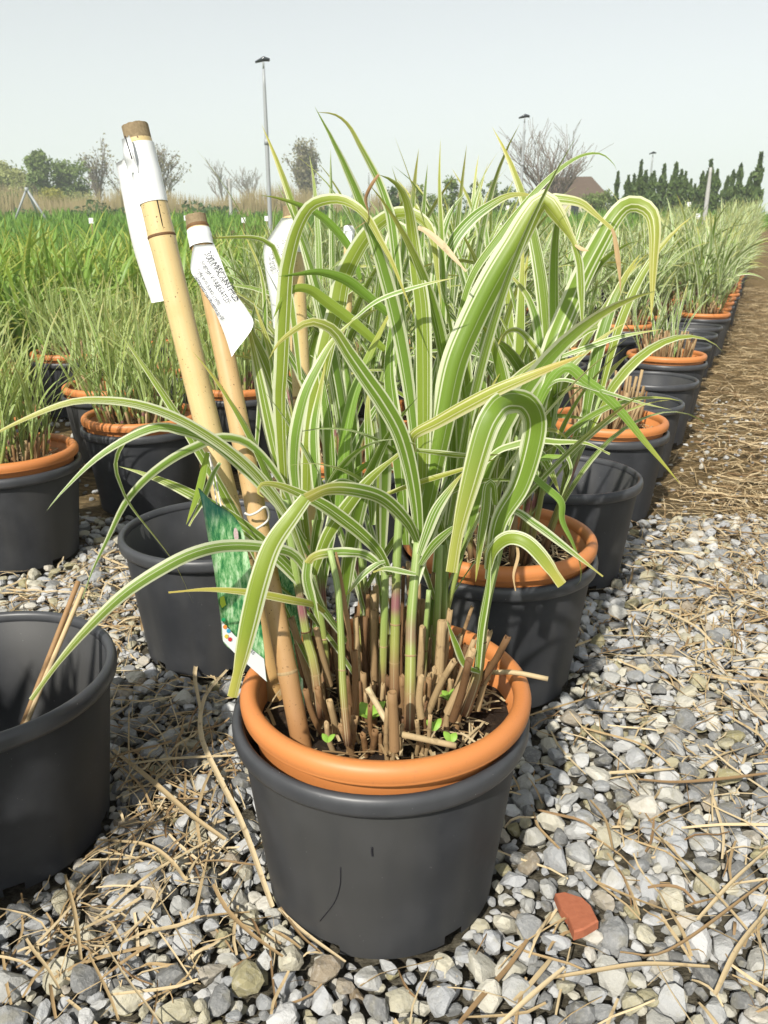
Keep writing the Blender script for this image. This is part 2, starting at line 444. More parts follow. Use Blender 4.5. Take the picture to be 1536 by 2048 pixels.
def screen(p):
    d = p[1] * CP + (CAMZ - p[2]) * SP; u = p[1] * SP - (CAMZ - p[2]) * CP
    return 768 + FPX * p[0] / d, 1024 - FPX * u / d, d
vis = [p for p in top if 15 < screen(p)[0] < 1520 and screen(p)[1] < 2035]
vis.sort(key=lambda p: -p[3] / screen(p)[2])
hero_st = vis[:300]; hs_set = set(id(p) for p in hero_st)
SM = []
for k, (V, F) in enumerate(STONES):
    o = build('stone', V, F, M['stone'], None, np.tile((0, 0, k / 22), (len(V), 1)), smooth=False); SM.append(o.data); bpy.data.objects.remove(o)
for i, p in enumerate(hero_st):
    put('stone', SM[i % 22], bed, (p[0], p[1], p[2]), (rng.normal(0, .35), rng.normal(0, .35), rng.uniform(0, 6.28)), [p[3] * rng.uniform(.92, 1.1)] * 3)
mb = MB()
for i, p in enumerate([q for q in top if id(q) not in hs_set] + low + far):
    V, F = STONES[i % 22]; a = rng.uniform(0, 6.28); c, s = math.cos(a), math.sin(a); t = rng.normal(0, .35); ct, stt = math.cos(t), math.sin(t)
    W = V @ np.array([[1, 0, 0], [0, ct, -stt], [0, stt, ct]]).T @ np.array([[c, -s, 0], [s, c, 0], [0, 0, 1]]).T * p[3]
    mb.add(W + np.array(p[:3]), F, np.tile((0, 0, rng.random()), (len(V), 1)))
tag(mb.build('gravel_mass', M['stone'], bed, smooth=False), kind='stuff')

# ------------------------------------------------------------------ pots
def keep_mesh(o): me = o.data; bpy.data.objects.remove(o); return me
bw_prof = [(.1500, 0), (.1508, .013), (.1630, .12), (.1752, .2345), (.1735, .246), (.1722, .2455), (.1610, .12), (.1480, .010), (.06, .0075), (.001, .0075)]
skip = [(0, c + k) for c in (18, 30, 42, 54, 66, 6) for k in (0, 1)]
V, F, pv = lathe(bw_prof, 72, skip); ME_BW = keep_mesh(build('pot_wall', V, F, M['black'], None, pv))
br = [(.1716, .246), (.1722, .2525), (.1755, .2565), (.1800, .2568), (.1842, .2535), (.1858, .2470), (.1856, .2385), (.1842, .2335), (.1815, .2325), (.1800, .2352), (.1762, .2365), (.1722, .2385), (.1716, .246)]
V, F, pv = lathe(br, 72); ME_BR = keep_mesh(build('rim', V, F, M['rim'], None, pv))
ow = [(.06, .060), (.138, .061), (.142, .08), (.1585, .20), (.1668, .258), (.1690, .2755), (.1600, .279), (.1545, .21), (.150, .17)]
V, F, pv = lathe(ow, 72); ME_OW = keep_mesh(build('pot_wall', V, F, M['terra'], None, pv))
orr = [(.1590, .2740), (.1582, .2810), (.1596, .2868), (.1634, .2910), (.1690, .2922), (.1744, .2903), (.1784, .2858), (.1800, .2800), (.1796, .2738), (.1784, .2706), (.1788, .2694), (.1770, .2688), (.1750, .2704), (.1670, .2716), (.1590, .2740)]
V, F, pv = lathe(orr, 96); ME_OR = keep_mesh(build('rim', V, F, M['terra'], None, pv))
def soil_mesh(seed):
    r = np.random.default_rng(seed); seg, rings = 40, 11
    V = [(0, 0, .248)]
    for i in range(1, rings + 1):
        rad = .1575 * i / rings
        for j in range(seg):
            a = j / seg * 6.283
            V.append((rad * math.cos(a), rad * math.sin(a), .248 + r.normal(0, .0035) - .008 * (i / rings) ** 4))
    F4, F3 = [], [(0, 1 + j, 1 + (j + 1) % seg) for j in range(seg)]
    for i in range(rings - 1):
        b = 1 + i * seg
        F4 += [(b + j, b + seg + j, b + seg + (j + 1) % seg, b + (j + 1) % seg) for j in range(seg)]
    return build('soil', V, [np.array(F4), np.array(F3)], M['soil'], None, np.zeros((len(V), 3)))
ME_SOIL = [keep_mesh(soil_mesh(s)) for s in range(3)]
def soil_litter(seed, n=90):
    """straw bits, crumbs and pebbles on the soil of one pot"""
    r = np.random.default_rng(seed); mb = MB()
    for i in range(n):
        a, q = r.uniform(0, 6.28), .15 * math.sqrt(r.random()); L = r.uniform(.012, .06); b = r.uniform(0, 6.28)
        p = np.array((q * math.cos(a), q * math.sin(a), .252 + r.uniform(0, .008))); d = np.array((math.cos(b), math.sin(b), r.uniform(-.1, .25))) * L / 2
        if np.hypot(*(p + d)[:2]) > .152 or np.hypot(*(p - d)[:2]) > .152: continue
        mb.add(*ribbon([p - d, p + np.array((0, 0, r.uniform(0, .004))), p + d], r.uniform(.0012, .0042), 4, (0, .1, 1), rnd=r.random(), across=3, prof=lambda v: np.ones_like(v)))
    return mb.build('straw_litter', M['straw'])
ME_LIT = [keep_mesh(soil_litter(s, 420)) for s in range(3)]

def black_pot(x, y, label, group=None, z=None):
    t = empty('nursery_pot', (x, y, float(gz(x, y)) if z is None else z), rng.uniform(0, 6.28)); tag(t, label, 'pot', group)
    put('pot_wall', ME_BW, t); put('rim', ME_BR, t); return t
def orange_pot(x, y, label, group=None, near=True):
    t = empty('terracotta_pot', (x, y, float(gz(x, y))), rng.uniform(0, 6.28)); tag(t, label, 'pot', group)
    put('pot_wall', ME_OW, t); put('rim', ME_OR, t); put('soil', ME_SOIL[rng.integers(3)], t)
    if near: tag(put('straw_litter', ME_LIT[rng.integers(3)], t), kind='stuff')
    return t

# ------------------------------------------------------------------ plants
def arc_leaf(p0, phi, th0, L, bend, n=11, power=1.5, side=0.0):
    s = np.linspace(0, 1, n + 1); th = th0 + bend * s ** power; ph = phi + side * s ** 2
    D = np.stack([np.sin(th) * np.cos(ph), np.sin(th) * np.sin(ph), np.cos(th)], 1)
    P = np.vstack([np.zeros(3), np.cumsum((D[:-1] + D[1:]) / 2 * L / n, 0)]) + np.asarray(p0)
    N = np.stack([np.cos(th) * np.cos(ph), np.cos(th) * np.sin(ph), -np.sin(th)], 1)
    return P, N

def plant_pieces(seed, shoots=14, height=.30, leaf=.45, width=.020, per=(3, 5), spread=.11, lean=.28, bend=(.5, 2.0), stubs=22, n=10, across=3, stub_h=(.05, .13)):
    """leaves, green stems and cut-back stubs of one clump of grass, base at z = 0 in the middle of the soil"""
    r = np.random.default_rng(seed); lv, stm, stb = [], [], []
    for i in range(shoots):
        a, q = r.uniform(0, 6.28), spread * math.sqrt(r.random()); ph = a + r.normal(0, .7); tl = lean * (q / spread) * r.uniform(.3, 1.3) + abs(r.normal(0, .05))
        h = height * r.uniform(.45, 1.15); b = np.array((q * math.cos(a), q * math.sin(a), 0))
        d = np.array((math.sin(tl) * math.cos(ph), math.sin(tl) * math.sin(ph), math.cos(tl)))
        path = np.array([b, b + d * h * .5 + r.normal(0, .003, 3), b + d * h]); rad = r.uniform(.0035, .0055)
        stm.append(tube(path, [rad * 1.15, rad, rad * .6], 6, 5, r.random()))
        k = r.integers(per[0], per[1] + 1)
        for j in range(k):
            f = .35 + .65 * (j + r.random() * .6) / k
            lp = b + d * h * min(f, 1); az = ph + j * math.pi + r.normal(0, .6)
            last = j == k - 1
            th0 = (r.uniform(.02, .18) if last else r.uniform(.12, .55)); L = leaf * r.uniform(.65, 1.25)
            P, N = arc_leaf(lp, az, th0, L, r.uniform(*bend) * (.55 if last else 1), n, r.uniform(1.2, 2.2), r.normal(0, .25))
            lv.append(ribbon(P, width * r.uniform(.65, 1.2), n, N, r.normal(0, .35), r.normal(0, .5), .14, r.random(), None, across))
    for i in range(stubs):
        a, q = r.uniform(0, 6.28), spread * 1.02 * math.sqrt(r.random()); tl = .35 * q / spread * r.uniform(0, 1.3)
        h = r.uniform(*stub_h); ph = a + r.normal(0, .5); b = np.array((q * math.cos(a), q * math.sin(a), -.004))
        d = np.array((math.sin(tl) * math.cos(ph), math.sin(tl) * math.sin(ph), math.cos(tl))); rad = r.uniform(.0026, .0048)
        stb.append(tube([b, b + d * h * .5 + r.normal(0, .0015, 3), b + d * h], [rad * 1.1, rad, rad], 6, 3, r.random()))
    return lv, stm, stb
def joined(name, pieces, mat, parent=None):
    mb = MB()
    for p in pieces: mb.add(*p)
    return mb.build(name, mat, parent)

class Variant:
    def __init__(s, matleaf, **kw):
        lv, stm, stb = plant_pieces(**kw)
        s.lv = keep_mesh(joined('leaves', lv, matleaf)) if lv else None
        s.st = keep_mesh(joined('stems', stm, M['stem'])) if stm else None
        s.sb = keep_mesh(joined('cut_stems', stb, M['stub'])) if stb else None
    def place(s, x, y, label, group, name='silvergrass', z=.246, scale=1.0, rz=None):
        t = empty(name, (x, y, float(gz(x, y)) + z), rng.uniform(0, 6.28) if rz is None else rz); tag(t, label, 'grass plant', group)
        for nme, me in (('leaves', s.lv), ('stems', s.st), ('cut_stems', s.sb)):
            if me: tag(put(nme, me, t, scale=[scale] * 3), kind='stuff')
        return t
VAR = [Variant(M['leafw'], seed=20 + k, shoots=24, height=.27, leaf=.42, width=.019, per=(3, 5), stubs=26, bend=(.4, 1.9)) for k in range(5)]
SOFT = [Variant(M['leafp'], seed=40 + k, shoots=46, height=.13, leaf=.27, width=.0072, per=(3, 4), stubs=40, bend=(.2, 1.1), lean=.38, stub_h=(.04, .10)) for k in range(4)]
LUSH = [Variant(M['leafg'], seed=60 + k, shoots=34, height=.24, leaf=.50, width=.021, per=(3, 5), stubs=0, bend=(.6, 2.2), spread=.15, lean=.5) for k in range(4)]
def loose_plant(x, y, label, seed, mat, group=None, name='silvergrass', **kw):
    """a near plant: every leaf, stem and stub an object"""
    t = empty(name, (x, y, .246)); tag(t, label, 'grass plant', group)
    lv, stm, stb = plant_pieces(seed, **kw)
    for nme, ps, m in (('leaf', lv, mat), ('stem', stm, M['stem']), ('stub', stb, M['stub'])):
        for p in ps: build(nme, p[0], p[1], m, t, p[2])
    return t

# ------------------------------------------------------------------ pots in their rows
P0 = (0.0, .874)
black_pot(-.004, .874, 'black plastic nursery pot under the grass pot with the bamboo canes').rotation_euler.z = R(-90 - 2 * 5 + 11)
hero_pot = orange_pot(.002, .874, 'terracotta coloured pot holding the bamboo canes and the broad striped grass')
black_pot(.212, 1.397, 'black pot directly behind the pot with the canes, shaded, holding an orange pot')
orange_pot(.214, 1.395, 'orange pot with dark bare soil between the cane pot and an empty black pot')
black_pot(*P_ROW[2], 'empty black pot with a thin shadow line inside, before the cut-back clump')
black_pot(*P_ROW[3], 'black pot below the orange pot of tall bare cut stalks')
orange_pot(.676, 2.385, 'orange pot filled with straw litter and tall bare cut stalks')
black_pot(*P_ROW[4], 'empty black pot just behind the orange pot of tall bare cut stalks')
black_pot(*P_ROW[5], 'empty black pot in front of the smaller cut-back clump with green shoots')
black_pot(*P_ROW[6], 'black pot under the cut-back clump with green shoots')
orange_pot(*P_ROW[6], 'orange pot with a cut-back clump and thin green shoots')
for k in (7, 8, 9): black_pot(*P_ROW[k], 'empty black pot between the cut-back clump with shoots and the full clump behind', 'empty pots beside the path')
black_pot(*L0, 'empty black pot with a dry brown stalk leaning inside')
black_pot(*L1, 'empty black pot behind the dangling picture label, pot shadow on its side')
black_pot(*L2, 'black pot under the sparse narrow grass at the edge of the rows')
orange_pot(*L2, 'orange pot of sparse narrow grass beside the path of gravel')
black_pot(*L3, 'black pot under the orange pot seen beside the yellow bamboo cane')
orange_pot(*L3, 'orange pot of narrow grass close beside the yellow bamboo cane')
SOFT[0].place(*L2, 'sparse narrow pale grass in an orange pot at the edge of the rows', None, 'grass_clump', scale=1.0)
SOFT[1].place(*L3, 'dense blue-green narrow grass rising beside the yellow bamboo cane', None, 'grass_clump', scale=1.05)
# the pot just outside the frame whose leaves shade the empty pot with the stalk
black_pot(-.80, .44, 'black pot before the empty pot with the dry stalk'); orange_pot(-.80, .44, 'orange pot before the empty pot with the dry stalk')
Variant(M['leafw'], seed=91, shoots=60, height=.30, leaf=.30, width=.022, per=(4, 5), stubs=10, bend=(.3, 1.2), lean=.15).place(-.80, .44, 'dense striped grass before the empty pot with the dry stalk', None)

R1 = [(-.12, 2.03), (.10, 2.50), (.28, 2.90), (.459, 3.304), (.72, 3.70), (.986, 4.10), (1.25, 4.62), (1.50, 5.15), (1.767, 5.715)]
R1 += [(1.767 + AX * k, 5.715 + AY * k) for k in range(1, 30)]
R0 = [(2.252 + AX * k, 5.832 + AY * k) for k in range(0, 32)]
R2 = [L5] + [(-.27 + AX * k, 3.42 + AY * k) for k in range(0, 33)]
R3 = [L7, L4] + [(-1.02 + AX * k, 2.976 + AY * k) for k in range(1, 19)]
R4 = [(-1.70 + AX * k, 3.35 + AY * k) for k in range(-1, 17)]
GV = 'striped grass pots in the rows behind'; GS = 'narrow grass pots in the rows behind'
for ri, row in enumerate((R0, R1, R2, R3, R4)):
    for k, (x, y) in enumerate(row):
        x += rng.normal(0, .012); y += rng.normal(0, .012)
        if ri == 1 and k == 0:
            black_pot(x, y, 'black pot hidden behind the leaves of the cane pot'); orange_pot(x, y, 'orange pot hidden behind the leaves of the cane pot')
            continue
        soft = ri >= 2 and y < 5.2
        if ri == 1 and k in (4, 6):
            black_pot(x, y, 'empty black pot among the inner rows of striped grass', 'empty pots in the inner rows'); continue
        where = 'in the row along the straw path' if ri == 0 else 'in the inner rows'
        black_pot(x, y, 'black pot under an orange pot ' + where, 'black pots ' + where)
        orange_pot(x, y, ('orange pot of narrow grass ' if soft else 'orange pot of striped grass ') + where, ('orange pots of narrow grass ' if soft else 'orange pots of striped grass ') + where, near=y < 4.5)
        if soft: SOFT[(k + ri) % 4].place(x, y, 'clump of narrow pale grass ' + where, GS, 'grass_clump', scale=rng.uniform(.85, 1.15))
        else: VAR[(k + 2 * ri) % 5].place(x, y, 'clump of striped pale green grass ' + where, 'striped grass clumps ' + where, scale=rng.uniform(.95, 1.22))
for r_ in range(5):                                     # a bed of lush green grass beyond the rows
    for k in range(-1, 15):
        x = -2.25 - .47 * r_ + AX * k + rng.normal(0, .05); y = 3.75 + .26 * r_ + AY * k + rng.normal(0, .05)
        if abs(x) > .4 + .62 * y: continue
        LUSH[(k + r_) % 4].place(x, y, 'lush green grass clump in the bed before the field', 'lush grass clumps', 'grass_clump', z=.02, scale=rng.uniform(1.0, 1.3))

# cut-back clumps beside the path
def cut_clump(x, y, label, seed, n, hh, leaves=0, single=True):
    t = empty('cut_grass_clump', (x, y, .246)); tag(t, label, 'grass plant')
    lv, stm, stb = plant_pieces(seed, shoots=leaves, height=.16, leaf=.30, width=.012, stubs=n, stub_h=hh, spread=.105, bend=(.2, .9))
    if single:
        for p in stb: build('stub', p[0], p[1], M['stub'], t, p[2])
    else: tag(joined('cut_stems', stb, M['stub'], t), kind='stuff')
    if leaves:
        tag(joined('leaves', lv, M['leafw'], t), kind='stuff'); tag(joined('stems', stm, M['stem'], t), kind='stuff')
    return t
cut_clump(.676, 2.385, 'bare tan stalks cut back to a hand above the soil', 5, 110, (.08, .19))
cut_clump(*P_ROW[6], 'cut-back tan stalks with a few thin green shoots', 6, 120, (.07, .16), 7, False)

# plants close behind the main one
loose_plant(.214, 1.395, 'striped grass in the orange pot behind the cane pot', 12, M['leaf'], shoots=15, height=.30, leaf=.42, width=.021, per=(3, 5), stubs=16, n=14, across=5, spread=.085, bend=(.5, 2.1))
loose_plant(-.12, 2.03, 'striped grass seen through the leaves of the cane pot', 13, M['leaf'], shoots=16, height=.32, leaf=.45, width=.022, per=(3, 5), stubs=10, n=12, across=5)

# ------------------------------------------------------------------ the main plant
HL = np.array((.002, .874, .246))
hero = tag(empty('silvergrass', tuple(HL)), 'broad-leaved green and white striped grass in the pot with bamboo canes', 'grass plant')
def pts(s): return [tuple(float(q) for q in p.split(',')) for p in s.split()]
def trace(s, Ys):
    p = pts(s); t = np.linspace(0, 1, len(p)); Yv = np.interp(t, np.linspace(0, 1, len(Ys)), Ys)
    return np.array([at(a, b, y) for (a, b), y in zip(p, Yv)])
def leaf(s, Ys, wpx, mat='leaf', roll=None, twist=0.0, blunt=0.0, tip=1.6, base=.55, n=40, wave=0.0, rnd=None, keel=.13):
    P = trace(s, Ys); ym = float(np.mean(Ys)); d = ym * CP + .15 * SP
    roll = rng.normal(0, .22) if roll is None else roll
    V, F, pv = ribbon(P - 0, .86 * wpx * d / FPX / max(math.cos(roll), .6), n, None, roll, twist, keel, rng.random() if rnd is None else rnd,
                      lambda v: leafprof(v, base, tip, blunt), 7, wave)
    return build('leaf', V - HL, F, M[mat], hero, pv)
F_, C_, B_ = .78, .87, .98
LEAVES = [
 # long arching leaves to the left
 ('612,1130 575,1033 520,958 458,900 375,846 292,812 208,800 125,808 0,862 -60,905', (.84, .74, .68), 25, 'leafw', {}),
 ('618,1110 583,1046 542,992 471,921 417,879 354,858 312,854 250,879 187,921 125,983 92,1023', (.85, .76, .70), 26, 'leafw', {}),
 ('610,1080 560,1000 500,930 429,883 367,862 300,854 254,879 233,925 242,967 267,1017 346,1121 387,1208', (.88, .78, .80), 21, 'leafw', dict(twist=1.3)),
 ('600,1060 560,960 500,890 442,875 396,892 346,917 292,958 250,1008 217,1075 183,1146 165,1198', (.9, .82, .78), 22, 'leafw', dict(blunt=.12)),
 ('645,1215 596,1117 533,1096 458,1092 396,1104 333,1133 250,1187 175,1258 117,1325 62,1400', (.82, .70, .64), 32, 'leafw', dict(blunt=.35, tip=2.4)),
 ('650,1225 629,1210 583,1200 500,1185 417,1179 337,1185', (.82, .74, .70), 21, 'leafy', dict(blunt=.2)),
 ('835,1085 815,1045 770,1000 720,982 660,978 612,998', (.84, .77, .70), 34, 'leaf', dict(blunt=.75, tip=5, roll=.2)),
 ('612,996 585,1032 545,1090 520,1160 500,1240 482,1320 464,1395', (.70, .67, .66), 52, 'leaf', dict(blunt=.5, tip=2.6, base=.62, roll=0)),
 ('415,905 408,935 396,985 372,1050', (.80, .8), 18, 'leafg', {}),
 ('440,925 425,950 405,1000 378,1052', (.82, .8), 15, 'leafw', dict(blunt=.3)),
 # arches at the top left
 ('570,1010 562,900 558,800 561,740 569,575 577,517 593,458 617,415 646,400 680,398 712,412 738,438 760,478 783,521 806,578 830,640', (.92, .90, .86, .84), 36, 'leaf', dict(n=60, tip=1.2, roll=.1)),
 ('812,700 800,600 783,449 772,406 758,366 743,335 720,292 697,251 669,229 630,224', (.92, .92, .90), 23, 'leafw', dict(tip=1.3, roll=.35)),
 ('845,1050 848,850 846,640 835,549 826,478 818,421 806,385 786,362 757,349', (.88, .90, .86), 38, 'leaf', dict(n=34, tip=2.6, roll=.1)),
 ('757,349 742,372 732,398 738,425 735,440 722,450 706,460', (.86, .85), 9, 'dryleaf', dict(twist=2.5)),
 ('612,1000 616,900 630,800 652,690 672,621 683,564 709,507 738,464 772,435 804,425 835,432 858,455 869,492 875,549 884,621', (.92, .95, .93, .9), 44, 'leaf', dict(n=60, tip=1.5)),
 ('800,760 788,680 781,592 778,507 786,464 798,452 809,464 806,507 795,580', (.95, .98, .95), 30, 'leafw', dict(roll=.15)),
 ('868,900 880,720 884,564 881,449 878,363 881,276', (.93, .95), 19, 'leafw', dict(roll=.7)),
 ('835,455 852,462 881,486 905,512 932,543', (.90, .88), 15, 'straw', dict(blunt=.3)),
 ('704,640 760,598 847,569 912,555', (.86, .85), 10, 'leafw', dict(roll=.6)),
 ('862,640 872,540 887,466 904,420 932,384', (.98, 1.0), 22, 'leafw', {}),
 ('872,640 885,545 906,483 943,437 986,406 1020,390 1055,389 1080,397', (.97, 1.0), 26, 'leaf', dict(roll=.5)),
 ('510,930 520,800 530,640 520,540 477,445', (1.0, 1.02), 14, 'leafw', {}),
 ('790,640 730,590 690,560 640,545 600,548 556,553', (.93, .9), 24, 'leafg', dict(roll=.5, tip=1.2)),
 ('770,700 700,640 650,602 620,580 590,578 565,600 545,640', (.93, .9), 26, 'leafg', dict(roll=.3)),
 ('720,560 700,500 660,450 620,420 560,398 520,390', (.98, .98), 18, 'leafg', dict(roll=.6, tip=1.1)),
 ('600,760 580,600 552,510 540,490 500,475 380,478', (1.0, .98), 17, 'leafw', dict(tip=1.1, roll=.5)),
 # big blades to the right
 ('838,1090 855,1000 885,850 909,732 943,647 986,561 1029,489 1060,435 1086,402 1100,412 1118,435 1143,475 1152,495', (.87, .90, .92, .90), 62, 'leaf', dict(n=60, tip=4.5, keel=.30, roll=-.15, blunt=.2)),
 ('1150,490 1158,520 1161,546 1164,618 1165,680', (.90, .9), 18, 'leafw', dict(tip=1.0, base=1)),
 ('1150,490 1164,498 1178,502', (.90, .89), 8, 'dryleaf', {}),
 ('905,690 940,560 1000,470 1060,395 1110,345 1160,312 1200,307 1225,325 1234,342', (.95, .98), 17, 'leaf', dict(roll=.5, tip=1.3)),
 ('960,700 1000,560 1050,440 1095,400 1129,398 1164,406 1192,429 1224,457', (.95, .93, .92), 24, 'leafw', dict(roll=.4, tip=3.5, blunt=.35)),
 ('1224,457 1230,476 1238,532 1242,592', (.92, .92), 11, 'dryleaf', dict(tip=1.0)),
 ('1000,1080 1035,960 1060,850 1083,770 1106,690 1135,618 1166,546 1201,480 1224,440 1249,412 1275,407 1301,423 1310,460 1307,532 1304,603 1302,645', (.95, 1.03, 1.05, 1.0), 50, 'leaf', dict(n=64, tip=2.0, roll=.1, keel=.22)),
 ('1105,720 1129,710 1186,690 1244,672 1326,658', (1.02, 1.0), 13, 'leafw', dict(tip=1.2, roll=.5)),
 ('826,905 826,872 875,844 932,812 998,778 1072,747 1129,724 1176,706', (.84, .78, .75), 32, 'leafy', dict(roll=.1, tip=1.8)),
 ('1050,880 1085,790 1115,745 1140,735 1169,760 1204,786 1244,826 1287,880 1340,943 1362,970', (.98, .95), 25, 'leafg', dict(tip=1.4)),
 ('1070,800 1118,760 1187,777 1272,803 1345,820', (.98, .95), 9, 'leafw', {}),
 ('978,1160 997,1046 1037,975 1060,903 1069,846 1055,812 1030,803 1010,806 994,820 972,860 943,960 917,1061 903,1145', (.83, .82, .76, .73), 60, 'leaf', dict(n=64, blunt=.45, tip=3.2, roll=.12, base=.4, keel=.10)),
 ('990,1010 984,970 976,975 972,1018 963,1075 951,1165', (.80, .78), 24, 'leaf', dict(roll=.3)),
 ('975,1140 983,1104 1003,1081 1026,1074 1055,1084 1086,1115 1125,1170', (.82, .78), 36, 'leaf', dict(blunt=.7, tip=5)),
 ('1029,1076 1036,1110 1027,1150 1031,1182', (.80, .80), 8, 'dryleaf', dict(blunt=.4)),
 ('985,1060 1023,1021 1072,1049 1129,1092 1206,1153', (.86, .85), 20, 'leafw', dict(blunt=.2)),
 ('1030,990 1055,949 1089,972 1123,1003 1126,1041 1146,1084 1161,1127 1161,1161 1149,1173', (.88, .86), 20, 'leafg', dict(twist=1.6)),
 ('1020,900 1078,880 1112,889 1135,915 1142,943 1129,978 1121,1000', (.92, .9), 10, 'leafw', {}),
 ('940,960 989,906 1029,889 1072,880 1115,883 1172,886 1220,908', (.9, .9), 17, 'leafw', dict(blunt=.3, roll=.4)),
 ('1030,925 1063,917 1140,911', (.95, .95), 17, 'leafg', dict(blunt=.5)),
 ('1060,860 1072,897 1095,929 1119,985', (.97, .97), 23, 'leaf', {}),
 # middle
 ('838,1090 832,1009 818,929 798,863 766,806 732,757 697,706 669,663 637,646 612,646 577,669 554,690 536,722', (.84, .80, .77, .76), 42, 'leaf', dict(n=36, roll=.05)),
 ('812,1090 800,950 790,850 778,740 786,640 800,560', (.90, .93), 34, 'leaf', dict(roll=.25)),
 ('832,1010 826,900 832,780 838,690 846,600', (.90, .94), 24, 'leafw', {}),
 ('600,1040 588,960 586,915 591,858 609,786 640,723 669,677 718,629', (.84, .82, .85), 30, 'leafw', dict(roll=.25)),
 ('672,1060 683,944 689,872 703,800 720,752 738,709 766,652 792,600', (.88, .9), 28, 'leafg', dict(roll=.4)),
 ('668,1060 660,944 655,858 644,770 630,700', (.9, .93), 30, 'leaf', {}),
 ('640,1040 630,944 627,858 640,780 652,720', (.88, .9), 27, 'leafw', {}),
 ('590,1020 565,960 545,880 520,760 490,620', (.92, .95), 27, 'leafw', {}),
 ('600,1010 575,930 560,820 545,720 520,640 505,600', (.94, .97), 26, 'leaf', {}),
 ('575,1000 545,900 522,800 510,720 505,640 522,570', (.98, 1.0), 22, 'leafw', {}),
 ('628,1150 635,1123 655,1072 683,1029 718,983 752,946 806,902', (.82, .82), 34, 'leaf', dict(blunt=.3)),
 ('780,1150 758,1106 723,1069 683,1037 643,1009 595,986 557,971 525,968 516,985 530,996', (.84, .78, .74), 34, 'leaf', dict(roll=.2)),
 ('770,1010 698,966 660,971 623,989 596,1000', (.85, .8), 17, 'leafw', {}),
 ('772,1142 735,1112 700,1105 660,1106 629,1113 614,1128', (.82, .78), 24, 'leafw', dict(blunt=.8, tip=6, wave=.12)),
 ('614,1126 612,1160 624,1206 640,1252', (.78, .79), 26, 'leafw', dict(base=.9, tip=1.4)),
 ('672,1104 680,1155 689,1212 698,1262 704,1330', (.79, .80), 16, 'dryleaf', dict(base=.3, roll=.2)),
 ('770,1122 752,1129 723,1152 691,1194', (.82, .8), 15, 'leafw', {}),
 ('832,1148 775,1137 746,1144', (.82, .8), 15, 'leafw', dict(blunt=.3)),
 ('838,1110 852,1069 872,1020 901,977 928,942', (.82, .8), 28, 'leafw', dict(roll=.3)),
 ('841,1130 867,1092 901,1060 925,1045', (.82, .8), 22, 'leaf', dict(blunt=.4)),
 ('680,965 720,938 760,910', (.95, .95), 15, 'leafg', {}),
 ('755,995 832,967 927,938 1000,915', (.86, .86), 13, 'leafy', {}),
 ('826,900 875,906 932,912 1004,909', (.86, .86), 14, 'leafw', {}),
 ('1010,900 1012,820 1004,752 990,700 968,655 945,660', (.95, .92), 34, 'leaf', {}),
 ('1075,800 1080,720 1062,686 1037,661 1012,666 990,700', (1.0, 1.0), 18, 'leafw', {}),
 ('1085,800 1078,675 1060,603 1030,560 1004,540', (1.08, 1.1), 22, 'leafw', {}),
 ('930,900 935,800 930,700 944,600 960,560', (.98, 1.0), 28, 'leaf', {}),
 ('900,1000 910,880 930,790 970,730', (.96, .98), 26, 'leafg', {}),
 ('745,1050 742,930 735,820 744,760', (.95, .98), 26, 'leaf', {}),
 ('720,1000 712,900 700,800 690,700 700,640', (1.0, 1.02), 28, 'leafw', {}),
 ('960,1345 930,1330 912,1290 893,1240', (.80, .78), 18, 'leaf', {}),
 ('955,1340 962,1260 975,1180 982,1100', (.80, .80), 18, 'leaf', dict(base=.8)),
]
for s, Ys, wpx, mat, kw in LEAVES: leaf(s, Ys, wpx, mat, **kw)
# the smaller leaves that fill the clump
lv, stm_, _ = plant_pieces(77, shoots=15, height=.30, leaf=.40, width=.019, per=(3, 4), stubs=0, n=16, across=5, spread=.09, lean=.30, bend=(.4, 1.9))
for p in [q for q in lv if q[0][0, 1] > -.02 and q[0][:, 1].min() > -.16]: build('leaf', p[0], p[1], M['leaf' if rng.random() < .6 else 'leafw'], hero, p[2])
for p in [q for q in stm_ if q[0][:, 1].min() > .0]: build('stem', p[0], p[1], M['stem'], hero, p[2])
STEMS = [('696,1489 686,1376 682,1271 676,1180 660,1100', (.755, .79), 14), ('641,1433 629,1332 613,1271 590,1130 570,1000', (.82, .86), 19),
 ('819,1457 821,1332 823,1231 836,1085', (.79, .84), 22), ('789,1400 789,1320 791,1231 794,1110 800,1010', (.83, .86), 20), ('763,1400 769,1231 772,1120', (.86, .88), 17),
 ('928,1429 956,1344 968,1231 990,1130 1010,1050', (.81, .84), 20), ('868,1384 872,1280 876,1190 880,1090', (.89, .92), 17), ('890,1360 889,1250 890,1180 893,1080', (.92, .95), 17),
 ('655,1340 648,1250 640,1140 630,1040', (.90, .92), 18), ('720,1340 726,1230 728,1120', (.93, .95), 15), ('640,1380 652,1330 640,1220 618,1120', (.86, .88), 15), ('846,1380 850,1290 858,1180', (.88, .9), 14)]
for s, Ys, wpx in STEMS:
    P = trace(s, Ys); r0 = wpx * .95 / FPX / 2
    V, F, pv = tube(P, np.linspace(1.1, .8, len(P)) * r0, 10, 14, rng.random()); so_ = build('stem', V - HL, F, M['stem'], hero, pv)
    for f in (.22, .42):                                # swollen joints
        q = resample(P, 20)[int(20 * f)]; d = norm(resample(P, 20)[int(20 * f) + 1] - q)
        V, F, pv = tube([q - d * .0016, q, q + d * .0016], [r0 * .9, r0 * 1.10, r0 * .9], 10, None, .05); build('stem_joint', V - HL, F, M['stub'], so_, pv)
